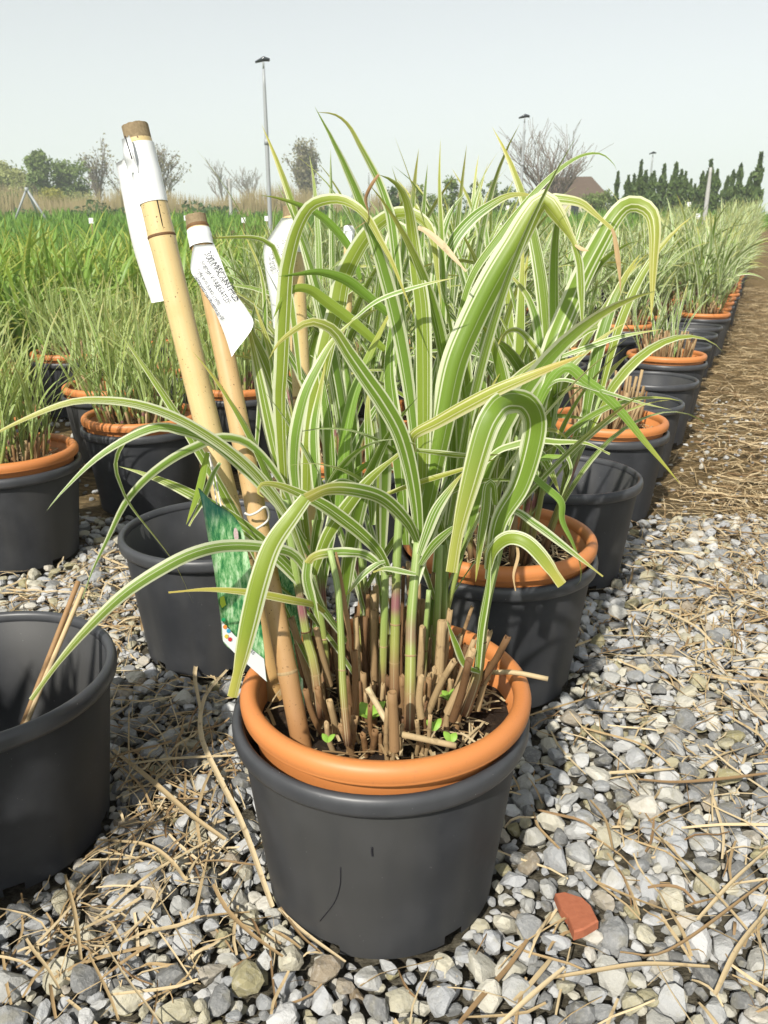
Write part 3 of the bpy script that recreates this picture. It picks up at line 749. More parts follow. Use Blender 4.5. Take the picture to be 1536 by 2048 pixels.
# stalks cut back last winter: hollow, ragged ends
def stub(P, rad, sides=9, ragged=.002):
    V, F, pv = tube(P, np.linspace(1.08, .95, len(P)) * rad, sides, 6, rng.random(), cap=False)
    n = sides; endr = V[-n:].copy(); c = endr.mean(0); ax = norm(np.asarray(P[-1]) - np.asarray(P[-2]))
    V[-n:] += ax * rng.uniform(-ragged, ragged, (n, 1)); top_ = V[-n:]
    inner = c + (top_ - c) * .66; deep = c + (endr - c) * .62 - ax * .010
    b = len(V); V = np.vstack([V, inner, deep]); i = np.arange(n); j = (i + 1) % n; t0 = b - n
    F = [F[0], np.stack([t0 + i, t0 + j, b + j, b + i], 1), np.stack([b + i, b + j, b + n + j, b + n + i], 1), (b + n + i)[None, :]]
    pv = np.vstack([pv, np.tile((.5, .9, pv[0, 2]), (2 * n, 1))])
    build('stub', V - HL, F, M['stub'], hero, pv)
for s, Ys, wpx in [('789,1500 787,1440 784,1385', (.735, .74), 19), ('712,1440 711,1370 709,1302', (.79, .80), 13), ('842,1435 838,1400 843,1352', (.78, .78), 14), ('905,1440 925,1380 938,1320', (.79, .77), 15),
                   ('855,1430 880,1370 908,1322', (.80, .77), 13), ('930,1400 985,1330 1015,1275', (.83, .80), 14), ('895,1425 930,1350 945,1300', (.81, .80), 16), ('720,1400 716,1320 711,1235', (.86, .88), 12),
                   ('735,1400 730,1320 724,1236', (.88, .9), 12), ('660,1370 645,1310 632,1258', (.85, .83), 13), ('876,1390 880,1310 884,1240', (.86, .88), 20), ('758,1330 752,1250 748,1183', (.93, .95), 15),
                   ('955,1420 968,1370 985,1330', (.83, .83), 12), ('700,1340 694,1260 690,1165', (.95, .95), 12), ('838,1330 846,1250 846,1200', (.92, .93), 16), ('812,1330 815,1260 818,1210', (.95, .96), 14)]:
    stub(trace(s, Ys), wpx * .95 / FPX / 2)
for i in range(150):
    a, q = rng.uniform(0, 6.28), .105 * math.sqrt(rng.random()); tl = .30 * q / .105 * rng.uniform(0, 1.2); h = rng.uniform(.05, .16) * (1 if math.sin(a) > -.2 else .5)
    b = HL + np.array((q * math.cos(a), q * math.sin(a), -.003)); ph = a + rng.normal(0, .5)
    d = np.array((math.sin(tl) * math.cos(ph), math.sin(tl) * math.sin(ph), math.cos(tl)))
    stub([b, b + d * h * .5 + rng.normal(0, .0015, 3), b + d * h], rng.uniform(.0022, .0046))
# loose cut stalks lying on the soil, over the rim
for s, Ys, wpx, lab in [('985,1345 1030,1345 1096,1358', (.86, .84), 11, 'pale cut stalk sticking out over the terracotta rim'), ('800,1468 880,1485 912,1492', (.745, .74), 13, 'split pale stalk lying on the soil by the front rim'),
                        ('735,1375 760,1420 775,1445', (.79, .77), 13, 'tan stalk leaning across the soil between the stems')]:
    P = trace(s, Ys); V, F, pv = tube(P, wpx * .9 / FPX / 2, 8, 6, rng.random()); c = P[0]
    tag(build('cut_stalk', V, F, M['straw'], None, pv), lab, 'stalk')
# seedlings
for s, sz, y, lab in [('740,1432', .017, .80, 'bright green seedling between the stems near the bamboo foot'), ('868,1455', .010, .775, 'round-leaved weed seedling at the foot of the green stem'), ('902,1478', .010, .757, 'pale green seedling leaf lying by the front rim'),
                      ('900,1395', .012, .82, 'small green weed among the leaning stubs'), ('655,1478', .008, .76, 'tiny grey-green seedling beside the bamboo foot')]:
    (px, py), = pts(s); c = at(px, py, y); t = tag(empty('seedling', tuple(c)), lab, 'seedling')
    for k in range(4 if sz > .011 else 2):
        a = k * 1.7 + rng.random(); P, N = arc_leaf((0, 0, -.004), a, .5, sz * rng.uniform(1.2, 1.7), 1.1, 6)
        V, F, pv = ribbon(P, sz * 1.0, 6, N, 0, 0, .1, 0, lambda v: np.sin(np.clip(v * .9 + .08, 0, 1) * math.pi) ** .7, 5); build('leaf', V, F, M['seed'], t, pv)

# ------------------------------------------------------------------ bamboo canes, paper tags, picture labels
def axis_at(P, f):
    """point and direction at fraction f along a two- or three-point cane"""
    Q = resample(P, 60); i = min(int(f * 60), 59); return Q[i] + (Q[i + 1] - Q[i]) * (f * 60 - i), norm(Q[i + 1] - Q[i])
def cane(P, r0, r1, mat, nodes, label, fib=.035):
    P = np.asarray(P, float); P[0] += norm(P[0] - P[1]) * .05; t = tag(empty('bamboo_cane', tuple(P[0])), label, 'cane'); o = P[0]
    Q = resample(P, 48); rad = np.linspace(r0, r1, 49)
    for f in nodes: rad *= 1 + .05 * np.exp(-((np.linspace(0, 1, 49) - f) / .012) ** 2)
    k = int(49 * (1 - fib))
    V, F, pv = tube(Q[:k + 1], rad[:k + 1], 24, None, 0, cap=False); cu_ = build('culm', V - o, F, M[mat], t, pv)
    # the sawn end: fibrous and hollow
    E_ = Q[k:]; a = norm(E_[-1] - E_[0]); V, F, pv = tube([E_[0], (E_[0] + E_[-1]) / 2, E_[-1]], rad[-1] * .985, 24, None, .4, cap=False)
    top_ = V[-24:] + a * rng.uniform(-.0008, .0008, (24, 1)); c = E_[-1]; V[-24:] = top_
    inner = c + (top_ - c) * .62; deep = inner - a * .03; b = len(V); i = np.arange(24); j = (i + 1) % 24; t0 = b - 24
    V = np.vstack([V, inner, deep]); F = [F[0], np.stack([t0 + i, t0 + j, b + j, b + i], 1), np.stack([b + i, b + j, b + 24 + j, b + 24 + i], 1), (b + 24 + i)[None, :]]
    build('cut_end', V - o, F, M['fibre'], t, np.vstack([pv, np.zeros((48, 3))]), smooth=False)
    for f in nodes:
        q, d = axis_at(P, f); rr = r0 + (r1 - r0) * f
        V, F, pv = tube([q - d * .0022, q - d * .0008, q + d * .0008, q + d * .0022], [rr * 1.03, rr * 1.075, rr * 1.075, rr * 1.03], 24, None, 0, cap=False)
        build('node_ring', V - o, F, M['stub'], cu_, pv)
    return t, P
B1 = np.array([at(548, 1392, .92), at(410, 830, .985), at(270, 252, 1.04)])
B2 = np.array([at(594, 1442, .80), at(478, 850, .90), at(391, 432, .97)])
B3 = np.array([at(640, 1262, .99), at(608, 850, 1.06), at(584, 415, 1.12)])
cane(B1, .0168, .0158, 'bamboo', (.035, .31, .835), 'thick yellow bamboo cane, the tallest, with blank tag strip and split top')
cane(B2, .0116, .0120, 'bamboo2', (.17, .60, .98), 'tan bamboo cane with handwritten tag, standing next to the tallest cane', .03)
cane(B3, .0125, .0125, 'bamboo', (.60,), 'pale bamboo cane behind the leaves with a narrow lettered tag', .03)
q0, d0 = axis_at(B1, .842); q1, _ = axis_at(B1, .965)
cr = norm(np.array((.55, -1, 0))); V, F, pv = tube([q0 + cr * .0160, (q0 + q1) / 2 + cr * .0160 + np.array((.001, 0, 0)), q1 + cr * .0158], .0008, 5)
tag(build('crack', V - B1[0], F, M['ink'], [o for o in COL.objects if o.name == 'bamboo_cane'][0], pv))

def strip(pairs, Yf, mat, name, parent, o, n=30, thick=.0004, curl=.004):
    L = resample([at(a, b, Yf(a, b)) for (a, b), _ in pairs], n); Rr = resample([at(a, b, Yf(a, b)) for _, (a, b) in pairs], n)
    k = 7; t = np.linspace(0, 1, k)
    G = L[:, None] + (Rr - L)[:, None] * t[None, :, None]
    G[..., 1] += curl * (4 * t * (1 - t))[None, :] + .0016 * np.sin(np.linspace(0, 9, n + 1))[:, None]
    idx = np.arange((n + 1) * k).reshape(n + 1, k); m = (n + 1) * k
    f = np.stack([idx[:-1, :-1], idx[:-1, 1:], idx[1:, 1:], idx[1:, :-1]], -1).reshape(-1, 4)
    V = np.vstack([G.reshape(-1, 3), G.reshape(-1, 3) + (0, thick, 0)])
    pv = np.stack(np.broadcast_arrays(t[None, :], np.linspace(1, 0, n + 1)[:, None], 0), -1).reshape(-1, 3)
    ring = np.r_[idx[0, :], idx[1:, -1], idx[-1, -2::-1], idx[-2:0:-1, 0]]; rn = np.roll(ring, -1)
    side = np.stack([ring, rn, rn + m, ring + m], 1)
    return build(name, V - o, [np.vstack([f, f[:, ::-1] + m, side])], M[mat], parent, np.vstack([pv, pv]))
def band(P, f0, f1, rad, parent, o):
    a, d = axis_at(P, f0); b, _ = axis_at(P, f1); Q = resample([a, b], 6)
    rr = rad + rng.normal(0, .00025, 7)
    V, F, pv = tube(Q, rr, 28, None, 0, cap=False); V2, F2, pv2 = tube(Q, rr - .0006, 28, None, 0, cap=False)
    build('band', np.vstack([V, V2]) - o, [np.vstack([F[0], F2[0][:, ::-1] + len(V)])], M['paper'], parent, np.vstack([pv, pv2]))
def letters(lines, Yf, parent, o, name='lettering', bold=.0):
    """handwriting: each line = (text, px, py, direction in px, letter height in px, stretch)"""
    for txt, px, py, (dx, dy), hgt, stretch in lines:
        cu = bpy.data.curves.new('t', 'FONT'); cu.body = txt; cu.size = 1.0; cu.shear = .18; cu.offset = bold; cu.space_character = .95
        ob = bpy.data.objects.new('t', cu); COL.objects.link(ob); bpy.context.view_layer.update()
        me = bpy.data.meshes.new_from_object(ob.evaluated_get(bpy.context.evaluated_depsgraph_get())); bpy.data.objects.remove(ob)
        L = math.hypot(dx, dy); ex, ey = dx / L, dy / L; ux, uy = ey, -ex
        V = np.array([v.co[:] for v in me.vertices]); Fc = [list(p.vertices) for p in me.polygons]; bpy.data.meshes.remove(me)
        wob = .06 * np.sin(V[:, 0] * 2.3 + len(txt)) + .04 * np.sin(V[:, 0] * 5.1)
        W = []
        for (x, y, _), wb in zip(V, wob):
            X = px + ex * x * hgt * stretch + ux * (y + wb) * hgt; Z = py + ey * x * hgt * stretch + uy * (y + wb) * hgt
            W.append(at(X, Z, Yf(X, Z) - .0022))
        m2 = bpy.data.meshes.new(name); m2.from_pydata([tuple(p - o) for p in W], [], Fc); m2.materials.append(M['ink'])
        put(name, m2, parent)

# tag on the tall cane: band and a blank strip hanging behind it
o = axis_at(B1, .90)[0]; t = tag(empty('paper_tag', tuple(o)), 'blank white paper tag with long strip wrapped on the tallest cane', 'tag')
band(B1, .885, .972, .0172, t, o)
strip([((236, 326), (262, 300)), ((232, 330), (288, 350)), ((250, 420), (306, 430)), ((268, 500), (325, 500)), ((286, 560), (338, 556)), ((303, 606), (352, 598))], lambda a, b: 1.062 - (b - 320) * .00006, 'paper', 'strip', t, o)
strip([((243, 278), (258, 270)), ((247, 310), (268, 300)), ((255, 344), (276, 344))], lambda a, b: 1.012, 'paper', 'folded_end', t, o)
V, F, pv = tube([at(250, 272, 1.008), at(257, 295, 1.008), at(264, 318, 1.008)], .0007, 5); build('slit', V - o, F, M['ink'], t, pv)
# handwritten tag
o = axis_at(B2, .95)[0]; t = tag(empty('paper_tag', tuple(o)), 'white paper tag with handwritten plant name on the tan cane', 'tag')
band(B2, .945, .975, .0136, t, o)
Y2 = lambda a, b: .928 - (b - 500) * .00010
fl_ = strip([((388, 490), (428, 488)), ((383, 510), (441, 520)), ((381, 542), (454, 554)), ((396, 566), (472, 588)), ((425, 612), (494, 618)), ((446, 662), (506, 652)), ((463, 714), (468, 706))], Y2, 'paper', 'flap', t, o, curl=.002)
letters([('300 MISCANTHUS', 406, 508, (.56, .83), 21, .72), ('sinensis VARIEGATUS', 399, 525, (.54, .84), 17, .66), ('foglie verdi bianco crema', 392, 540, (.52, .85), 14, .62), ('infiorescenza rosa bordeaux da VIII', 386, 552, (.53, .85), 13, .60)], Y2, fl_, o)
# narrow lettered tag on the cane behind
o = axis_at(B3, .95)[0]; t = tag(empty('paper_tag', tuple(o)), 'narrow lettered white tag on the pale cane behind the leaves', 'tag')
band(B3, .905, .965, .0136, t, o)
Y3 = lambda a, b: 1.075 - (b - 440) * .00008
fl_ = strip([((563, 436), (592, 434)), ((542, 468), (592, 482)), ((527, 498), (582, 502)), ((534, 560), (570, 562)), ((541, 605), (565, 606)), ((547, 668), (560, 662))], Y3, 'paper', 'flap', t, o)
letters([('sinensis VARIEGATUS', 553, 488, (.03, 1), 11, .9), ('foglie verdi', 543, 500, (.06, 1), 10, .95), ('300 MISC', 563, 478, (.02, 1), 11, .8), ('rosa da VIII', 536, 508, (.10, 1), 9, .9), ('da VIII', 551, 620, (.06, 1), 9, .9)], Y3, fl_, o)
# a further cane with a tag among the rows
B4 = np.array([at(690, 640, 2.05), at(696, 540, 2.07), at(699, 452, 2.09)]); B4[0, 2] = .24
cane(B4, .012, .011, 'bamboo', (.5,), 'short bamboo cane with small white tag in the rows behind'); o = B4[2]
t = tag(empty('paper_tag', tuple(o)), 'small white tag folded on the short cane in the rows behind', 'tag'); band(B4, .93, .995, .0140, t, o)
strip([((690, 462), (704, 460)), ((687, 478), (703, 480)), ((694, 500), (699, 500)), ((690, 520), (694, 540))], lambda a, b: 2.06, 'paper', 'flap', t, o)

# picture labels
def decal(poly, Yf, mat, name, parent, o, lift=.0014):
    V = np.array([at(a, b, Yf(a, b) - lift) for a, b in poly]) - o; V = np.vstack([V, V + (0, .0005, 0)]); n = len(poly); i = np.arange(n); j = (i + 1) % n
    return build(name, V, [i[None, :], np.stack([i, j, j + n, i + n], 1)], mat, parent, np.zeros((2 * n, 3)), smooth=False)
o = at(445, 1016, .78); t = tag(empty('plant_label', tuple(o)), 'glossy green picture label dangling left of the canes, white lower corner', 'label')
YC = lambda a, b: .775 + (a - 460) * .00022
strip([((396, 976), (400, 978)), ((402, 1000), (424, 1004)), ((407, 1030), (462, 1028)), ((412, 1060), (485, 1062)), ((420, 1100), (494, 1100)), ((428, 1140), (503, 1140)), ((437, 1200), (515, 1200)), ((442, 1240), (522, 1245)), ((446, 1283), (528, 1300)), ((470, 1307), (531, 1340)), ((528, 1358), (534, 1364))], YC, 'card', 'card', t, o, n=40, thick=.0008, curl=0)
decal([(443, 1242), (470, 1272), (528, 1318), (533, 1363), (468, 1305), (446, 1282)], YC, M['cardback'], 'footer_print', t, o, .0030)
for (px, py), c, nm in [((447, 1240), (.02, .32, .12), 'green_dot'), ((450, 1254), (.75, .28, .06), 'orange_dot'), ((457, 1262), (.05, .35, .55), 'blue_dot'), ((453, 1273), (.70, .55, .08), 'yellow_dot'), ((460, 1279), (.6, .05, .05), 'red_dot')]:
    decal([(px + 4.2 * math.cos(a), py + 4.2 * math.sin(a)) for a in np.arange(8) * math.pi / 4], YC, m_plain(nm + '_ink', c, .3, .5, .05), nm, t, o, .0038)
decal([(472 + 5 * math.cos(a), 1070 + 15 * math.sin(a + .3)) for a in np.arange(10) * math.pi / 5], YC, m_plain('logo_print', (.75, .72, .72), .3, .5, .3, 420, (.50, .22, .24)), 'logo_print', t, o, .0030)
decal([(440, 1195), (448, 1192), (452, 1210), (444, 1216), (440, 1208)], YC, m_plain('lime_print', (.45, .60, .06), .3, .5, .1), 'lime_print', t, o, .0030)
letters([('MISCANTHUS', 478, 1286, (.77, .63), 9, .7), ('sinensis', 474, 1292, (.77, .63), 7, .7)], lambda a, b: YC(a, b) - .0012, t, o)
V, F, pv = tube(trace('416,905 422,930 430,985 438,1030 444,1046', (.90, .775)), .0009, 6, 16); build('string', V - o, F, M['wire'], t, pv)
V, F, pv = tube(trace('418,905 430,950 437,985 442,1012', (.90, .776)), .0009, 6, 16); build('string', V - o, F, M['wire'], t, pv)
o = at(590, 1200, .885); t = tag(empty('plant_label', tuple(o)), 'green picture label tucked behind the tan cane, tip in the soil', 'label')
YD = lambda a, b: .895 - (b - 1100) * .00012
strip([((536, 1070), (545, 1075)), ((540, 1110), (562, 1118)), ((545, 1160), (588, 1158)), ((552, 1200), (597, 1190)), ((560, 1260), (601, 1270)), ((572, 1320), (604, 1330)), ((588, 1380), (607, 1390)), ((606, 1434), (609, 1436))], YD, 'card', 'card', t, o, n=34, thick=.0009, curl=0)
V, F, pv = tube(trace('545,1075 563,1118 589,1158 598,1190 602,1270 605,1330 608,1390 610,1436', (.898, .86)), .0008, 5, 30); build('white_edge', V - o, F, M['cardback'], t, pv)
# wire tie round the tan cane
o = at(520, 1040, .86); V1 = tube(trace('489,1026 500,1030 515,1024 530,1014 538,1026 536,1040 522,1052 505,1060 496,1054', (.845, .845, .86, .845)), .0014, 7, 40)
tag(build('wire_tie', V1[0], V1[1], M['wire'], None, V1[2]), 'white wire tie looped round the tan cane above the picture label', 'wire tie')

# dry stalk leaning in the empty pot on the left
t = tag(empty('dry_stalk', tuple(at(50, 1440, .94))), 'split brown dry stalk leaning in the empty black pot', 'stalk'); o = at(50, 1440, .94)
b = at(50, 1440, .94); e = at(157, 1162, 1.03); dn = b - (e - b) * (b[2] - .02) / (e[2] - b[2])
for k, dx in ((0, 0), (1, .006)):
    V, F, pv = tube([dn, b + (dx * .5, 0, 0), e + (dx, 0, -.01 * k)], [.004, .0042, .0036], 7, 10, .1 + .3 * k); build('stalk_half', V - o, F, M['dryleaf'], t, pv)

# ------------------------------------------------------------------ straw, shard and marks
def gp(px, py, z):
    a = (1024 - py) / FPX; dz = z - CAMZ
    Y = dz * (-CP - a * SP) / (SP - a * CP); d = Y * CP - dz * SP
    return np.array(((px - 768) / FPX * d, Y, z))
def straw_at(x, y, L, a, wd, z, bow, rnd, n=5):
    c = np.array((x, y, z)); d = np.array((math.cos(a), math.sin(a), 0)) * L / 2; s = np.array((-math.sin(a), math.cos(a), 0)) * bow * L * .55
    up = np.array((0, 0, 1)); lift = rng.uniform(0, .012)
    return ribbon([c - d, c - d * .4 + s + up * lift, c + d * .4 + s * .8 + up * lift * .6, c + d + up * rng.uniform(-.004, .012)], wd, n, (rng.normal(0, .3), rng.normal(0, .3), 1), 0, rng.normal(0, .7), .22, rnd,
                  lambda v: .75 + .25 * np.sin(v * 3.14), 3)
def weight(x, y):
    w1 = math.exp(-((x + .34) / .16) ** 2 - ((y - 1.0) / .30) ** 2) * 1.5
    w2 = math.exp(-((x + .62) / .35) ** 2 - ((y - 1.60) / .30) ** 2) * .9
    edge = x - (.44 * (y - .874)); w3 = (1 / (1 + math.exp(-(edge - .25) * 9))) * (.22 + .9 / (1 + math.exp(-(y - 1.35) * 5)))
    return w1 + w2 + w3 + .07
def rand_straws(n, y0, y1, lmin, lmax):
    out = []
    while len(out) < n:
        y = y0 + (y1 - y0) * rng.random(); x = rng.uniform(-.40 - .55 * y, .40 + .55 * y)
        if rng.random() > weight(x, y) / 1.3: continue
        if y > 1.2 and x < .44 * (y - .874) - .1 and y > 2.3: continue
        L = rng.uniform(lmin, lmax); a = rng.uniform(0, math.pi)
        e = np.array([(x + math.cos(a) * L / 2 * q, y + math.sin(a) * L / 2 * q) for q in (-1, -.5, 0, .5, 1)])
        if np.min(np.hypot(e[:, None, 0] - FEET[:, 0], e[:, None, 1] - FEET[:, 1])) < .158: continue
        out.append((x, y, L, a))
    return out
GST = 'straw pieces scattered on the gravel'
LST = 'dry tan straw piece lying on the grey gravel'
SPECIAL = [('455,1340 410,1395 402,1470 440,1560 485,1650 545,1815', 11, .10), ('556,1818 610,1868 690,1925', 11, .95), ('560,1815 600,1870 640,1905', 8, .9), ('1000,2050 1060,1995 1130,1935', 13, .55), ('1105,1957 1180,1945 1290,1930 1420,1935', 14, .9), ('1220,1548 1290,1545 1350,1540', 16, .85),
           ('1275,1560 1350,1566 1440,1560 1536,1548', 11, .9), ('225,1500 300,1560 380,1630 450,1680', 12, .5), ('228,1535 330,1520 470,1512', 9, .3), ('195,1680 290,1690 340,1720 372,1760', 9, .9), ('190,1840 300,1750 420,1680', 9, .25), ('200,1960 260,1915 300,1890', 8, .3), ('130,1750 150,1830 162,1920', 9, .6), ('1120,1700 1080,1660 1070,1640', 9, .8),
           ('1395,1840 1470,1760 1536,1700', 10, .7), ('1430,1990 1475,1900 1536,1820', 13, .5), ('1240,1905 1340,1900 1536,1760', 8, .95), ('1180,1600 1210,1640 1225,1700', 7, .3), ('1015,1445 1100,1420 1250,1375', 8, .6), ('470,1330 420,1290 390,1340 400,1420', 8, .4)]
ns = 0
for s, wpx, rn in SPECIAL:
    P = np.array([gp(a, b, .013 + .010 * math.sin(2.5 * i / len(pts(s)))) for i, (a, b) in enumerate(pts(s))])
    V, F, pv = ribbon(P, wpx * np.mean(P[:, 1]) * 1.15 / FPX, 18, (0, .1, 1), 0, rng.normal(0, .4), .25, rn, lambda v: .7 + .3 * np.sin(v * 3.14), 5)
    tag(build('straw', V, F, M['straw'], None, pv), LST, 'straw', GST); ns += 1
st = rand_straws(260, .50, 2.0, .05, .20)
for x, y, L, a in st:
    V, F, pv = straw_at(x, y, L, a, rng.uniform(.0016, .0062), rng.uniform(.008, .016), rng.normal(0, .06), rng.random(), 7)
    tag(build('straw', V, F, M['straw'], None, pv), LST, 'straw', GST)
mb = MB()
for x, y, L, a in rand_straws(3000, .50, 2.6, .015, .11): mb.add(*straw_at(x, y, L, a, rng.uniform(.0010, .0042), rng.uniform(-.002, .012), rng.normal(0, .08), rng.random(), 4))
for x, y, L, a in rand_straws(7500, 1.5, 12.5, .04, .24): mb.add(*straw_at(x, y, L, a, rng.uniform(.0015, .006), float(gz(x, y)) + rng.uniform(-.020, .002), rng.normal(0, .03), rng.random(), 3))
tag(mb.build('straw_litter', M['straw']), 'thin layer of straw litter over the gravel and path', 'straw', kind='stuff')

poly = [(1110, 1787), (1128, 1784), (1165, 1796), (1182, 1812), (1197, 1843), (1168, 1860), (1148, 1866), (1136, 1835), (1122, 1818)]
tp = np.array([gp(a, b, .022 + (a - 1150) * .00006) for a, b in poly]); n = len(poly); c = tp.mean(0)
ins = c + (tp - c) * .93 + (0, 0, .0018); bt = c + (tp - c) * 1.02 - (0, 0, .011); i = np.arange(n); j = (i + 1) % n
tag(build('clay_shard', np.vstack([ins, tp, bt]), [i[None, :], np.stack([i + n, j + n, j, i], 1), np.stack([i + 2 * n, j + 2 * n, j + n, i + n], 1)], M['shard'], None, np.zeros((3 * n, 3)), smooth=False), 'broken red clay shard lying on the pale gravel', 'shard')
# mould slit and a stray hair on the front pot
front = [o_ for o_ in COL.objects if o_.name == 'nursery_pot'][0]
def on_wall(px, py, cx=-.004, cy=.874, out=.0006):
    lo, hi = .5, .9
    for _ in range(40):
        m_ = (lo + hi) / 2; p = at(px, py, m_); rr = .1500 + max(p[2], 0) * .1075 + out
        if np.hypot(p[0] - cx, p[1] - cy) > rr: lo = m_
        else: hi = m_
    return at(px, py, lo)
inv = (Matrix.Translation(front.location) @ Matrix.Rotation(front.rotation_euler.z, 4, 'Z')).inverted()
for s, rd, nm in [('681,1735 680,1770 668,1806 640,1842', .0006, 'stray_hair'), ('744,1695 744,1703 745,1712', .0011, 'moulding_slit')]:
    P = np.array([on_wall(a, b) for a, b in pts(s)]); V, F, pv = tube(P, rd, 5, 14); V = np.array([(inv @ Vector(v))[:] for v in V]); build(nm, V, F, M['ink'], front, pv)

# ------------------------------------------------------------------ field and background
fol = dict(willow=m_foliage('willow_foliage', (.26, .28, .09), (.34, .36, .14)), green=m_foliage('green_foliage', (.13, .19, .05), (.20, .26, .08)), dark=m_foliage('dark_foliage', (.045, .085, .028), (.085, .14, .04)),
           yellow=m_foliage('yellow_foliage', (.34, .32, .05), (.26, .28, .06)), cyp=m_foliage('cypress_foliage', (.045, .085, .022), (.10, .15, .035), .15), reed=m_foliage('reed_tan', (.36, .29, .15), (.25, .21, .10)), bud=m_foliage('bud_foliage', (.24, .22, .12), (.19, .17, .10)),
           lawn=m_foliage('lawn_blades', (.10, .22, .022), (.17, .29, .045)))
# lawn blades
mb = MB(); n = 42000
yy = 5.5 + 26 * rng.random(n) ** 1.5; xx = rng.uniform(-1, 1, n) * (1 + .60 * yy)
ok = (xx < .44 * (yy - .874) - 2.4) | (xx > .44 * (yy - .874) + 5.5) | (yy > 23.0); xx, yy = xx[ok], yy[ok]; n = len(xx)
hh = rng.uniform(.05, .20, n) * (1 + .04 * yy) * (.75 + .5 * np.sin(xx * 1.7 + np.sin(yy * .9) * 2) ** 2); a = rng.uniform(0, 6.28, n); wd = .006 + .0016 * yy
b = np.stack([xx, yy, gz(xx, yy) - .035], 1); sx = np.stack([np.cos(a), np.sin(a), 0 * a], 1) * wd[:, None]
tp = b + np.stack([rng.normal(0, .3, n) * hh, rng.normal(0, .3, n) * hh, hh], 1)
V = np.stack([b - sx, b + sx, tp], 1).reshape(-1, 3); F = np.arange(3 * n).reshape(-1, 3)
tag(build('lawn', V, F, fol['lawn'], None, np.stack([np.zeros(3 * n), np.zeros(3 * n), np.repeat(rng.random(n), 3)], 1)), 'bright green grass field beyond the potted rows', 'grass', kind='stuff')

def quads(C, size, up=.0):
    """leaf-sized faces at the points C"""
    n = len(C); d = norm(rng.normal(size=(n, 3)) + np.array((0, 0, up))); e = norm(np.cross(d, rng.normal(size=(n, 3)))); s = size * rng.uniform(.5, 1.4, (n, 1))
    V = np.stack([C - d * s, C + e * s * .5, C + d * s, C - e * s * .5], 1).reshape(-1, 3)
    return V, np.arange(4 * n).reshape(-1, 4), np.stack([np.zeros(4 * n), np.zeros(4 * n), np.repeat(rng.random(n), 4)], 1)
def branches(base, H, spread, seed, levels=3, kids=(5, 5, 4), rad=None, up=.55, trunk=.55):
    r = np.random.default_rng(seed); out = []; tips = []
    def grow(p, d, L, rd, lev):
        d2 = norm(d + r.normal(0, .10, 3) + np.array((0, 0, .06))); m = p + d * L * .5; e = m + d2 * L * .5
        out.append((np.array([p, m, e]), [rd, rd * .75, rd * .45], 6 if lev == 0 else 4))
        if lev >= levels: tips.append(e); return
        for k in range(kids[min(lev, len(kids) - 1)]):
            f = r.uniform(.35 if lev == 0 else .2, 1); q = p + (m - p) * min(2 * f, 1) + (e - m) * max(2 * f - 1, 0)
            a = r.uniform(0, 6.28); sd = np.array((math.cos(a), math.sin(a), 0)); nd = norm(d * up + sd * spread * r.uniform(.5, 1.1) + np.array((0, 0, .25)))
            grow(q, nd, L * (r.uniform(.45, .70) if trunk > .4 or lev else r.uniform(1.6, 2.6)), rd * .5, lev + 1)
    grow(np.asarray(base, float), np.array((r.normal(0, .04), r.normal(0, .04), 1.0)), H * trunk, rad or H * .022, 0)
    return out, np.array(tips)
def bare_tree(px, ytop, Y, spread, seed, label, kids=(7, 5, 4), name='bare_tree', buds=0, fo='bud', group=None, up=.55, trunk=.55):
    b = at(px, 440, Y); b[2] = float(gz(0, Y)) - .05; H = at(px, ytop, Y)[2] - b[2]
    t = tag(empty(name, tuple(b)), label, 'tree', group); br, tips = branches((0, 0, 0), 1.0, spread, seed, 3, kids, up=up, trunk=trunk)
    k = H / max(max(q[0][-1][2] for q in br), .1)
    V, F, pv = tube(br[0][0] * k, np.array(br[0][1]) * k, 6); build('trunk', V, F, M['bark'], t, pv)
    mb = MB()
    for P, rd, s in br[1:]: mb.add(*tube(P * k, np.maximum(np.array(rd) * k, Y * .00022), s, cap=False))
    c = tag(mb.build('crown', M['twig'], t), kind='stuff')
    if buds:
        C = tips[rng.integers(len(tips), size=buds)] * k + np.clip(rng.normal(0, .028, (buds, 3)), -.05, .05) * H; tag(build('foliage', *quads(C, H * .018)[:2], fol[fo], t, quads(C, H * .018)[2]), kind='stuff')
    return t
def leafy_tree(px, ytop, wpx, Y, seed, fo, label, n=2600, ybase=None, name='leafy_tree', size=1.0, group=None, cat='tree'):
    r = np.random.default_rng(seed); b = at(px, 440, Y); b[2] = float(gz(0, Y)) - .05; H = at(px, ytop, Y)[2] - b[2]; W = wpx / FPX * Y
    t = tag(empty(name, tuple(b)), label, cat, group)
    br, tips = branches((0, 0, 0), H, .7, seed, 2, (6, 4), H * .02)
    mb = MB()
    for P, rd, s in br: mb.add(*tube(P * .8, rd, s, cap=False))
    mb.build('trunk', M['bark'], t)
    K = 26; cl = np.stack([r.normal(0, W * .21, K), r.normal(0, W * .21, K), H * (.30 + .62 * r.random(K))], 1); cl[:, :2] *= np.sqrt(np.clip(1.15 - cl[:, 2:] / H, .08, 1))
    sc = r.uniform(.05, .11, K) * max(W, H * .6); pick = r.integers(K, size=n)
    C = cl[pick] + r.normal(0, 1, (n, 3)) * sc[pick][:, None] * (1, 1, .8); C[:, 2] = np.clip(C[:, 2], .02 * H, H)
    V, F, pv = quads(np.repeat(C, 2, 0) + rng.normal(0, .02 * H, (2 * n, 3)), H * .027 * size); tag(build('crown', V, F, fol[fo], t, pv), kind='stuff'); return t
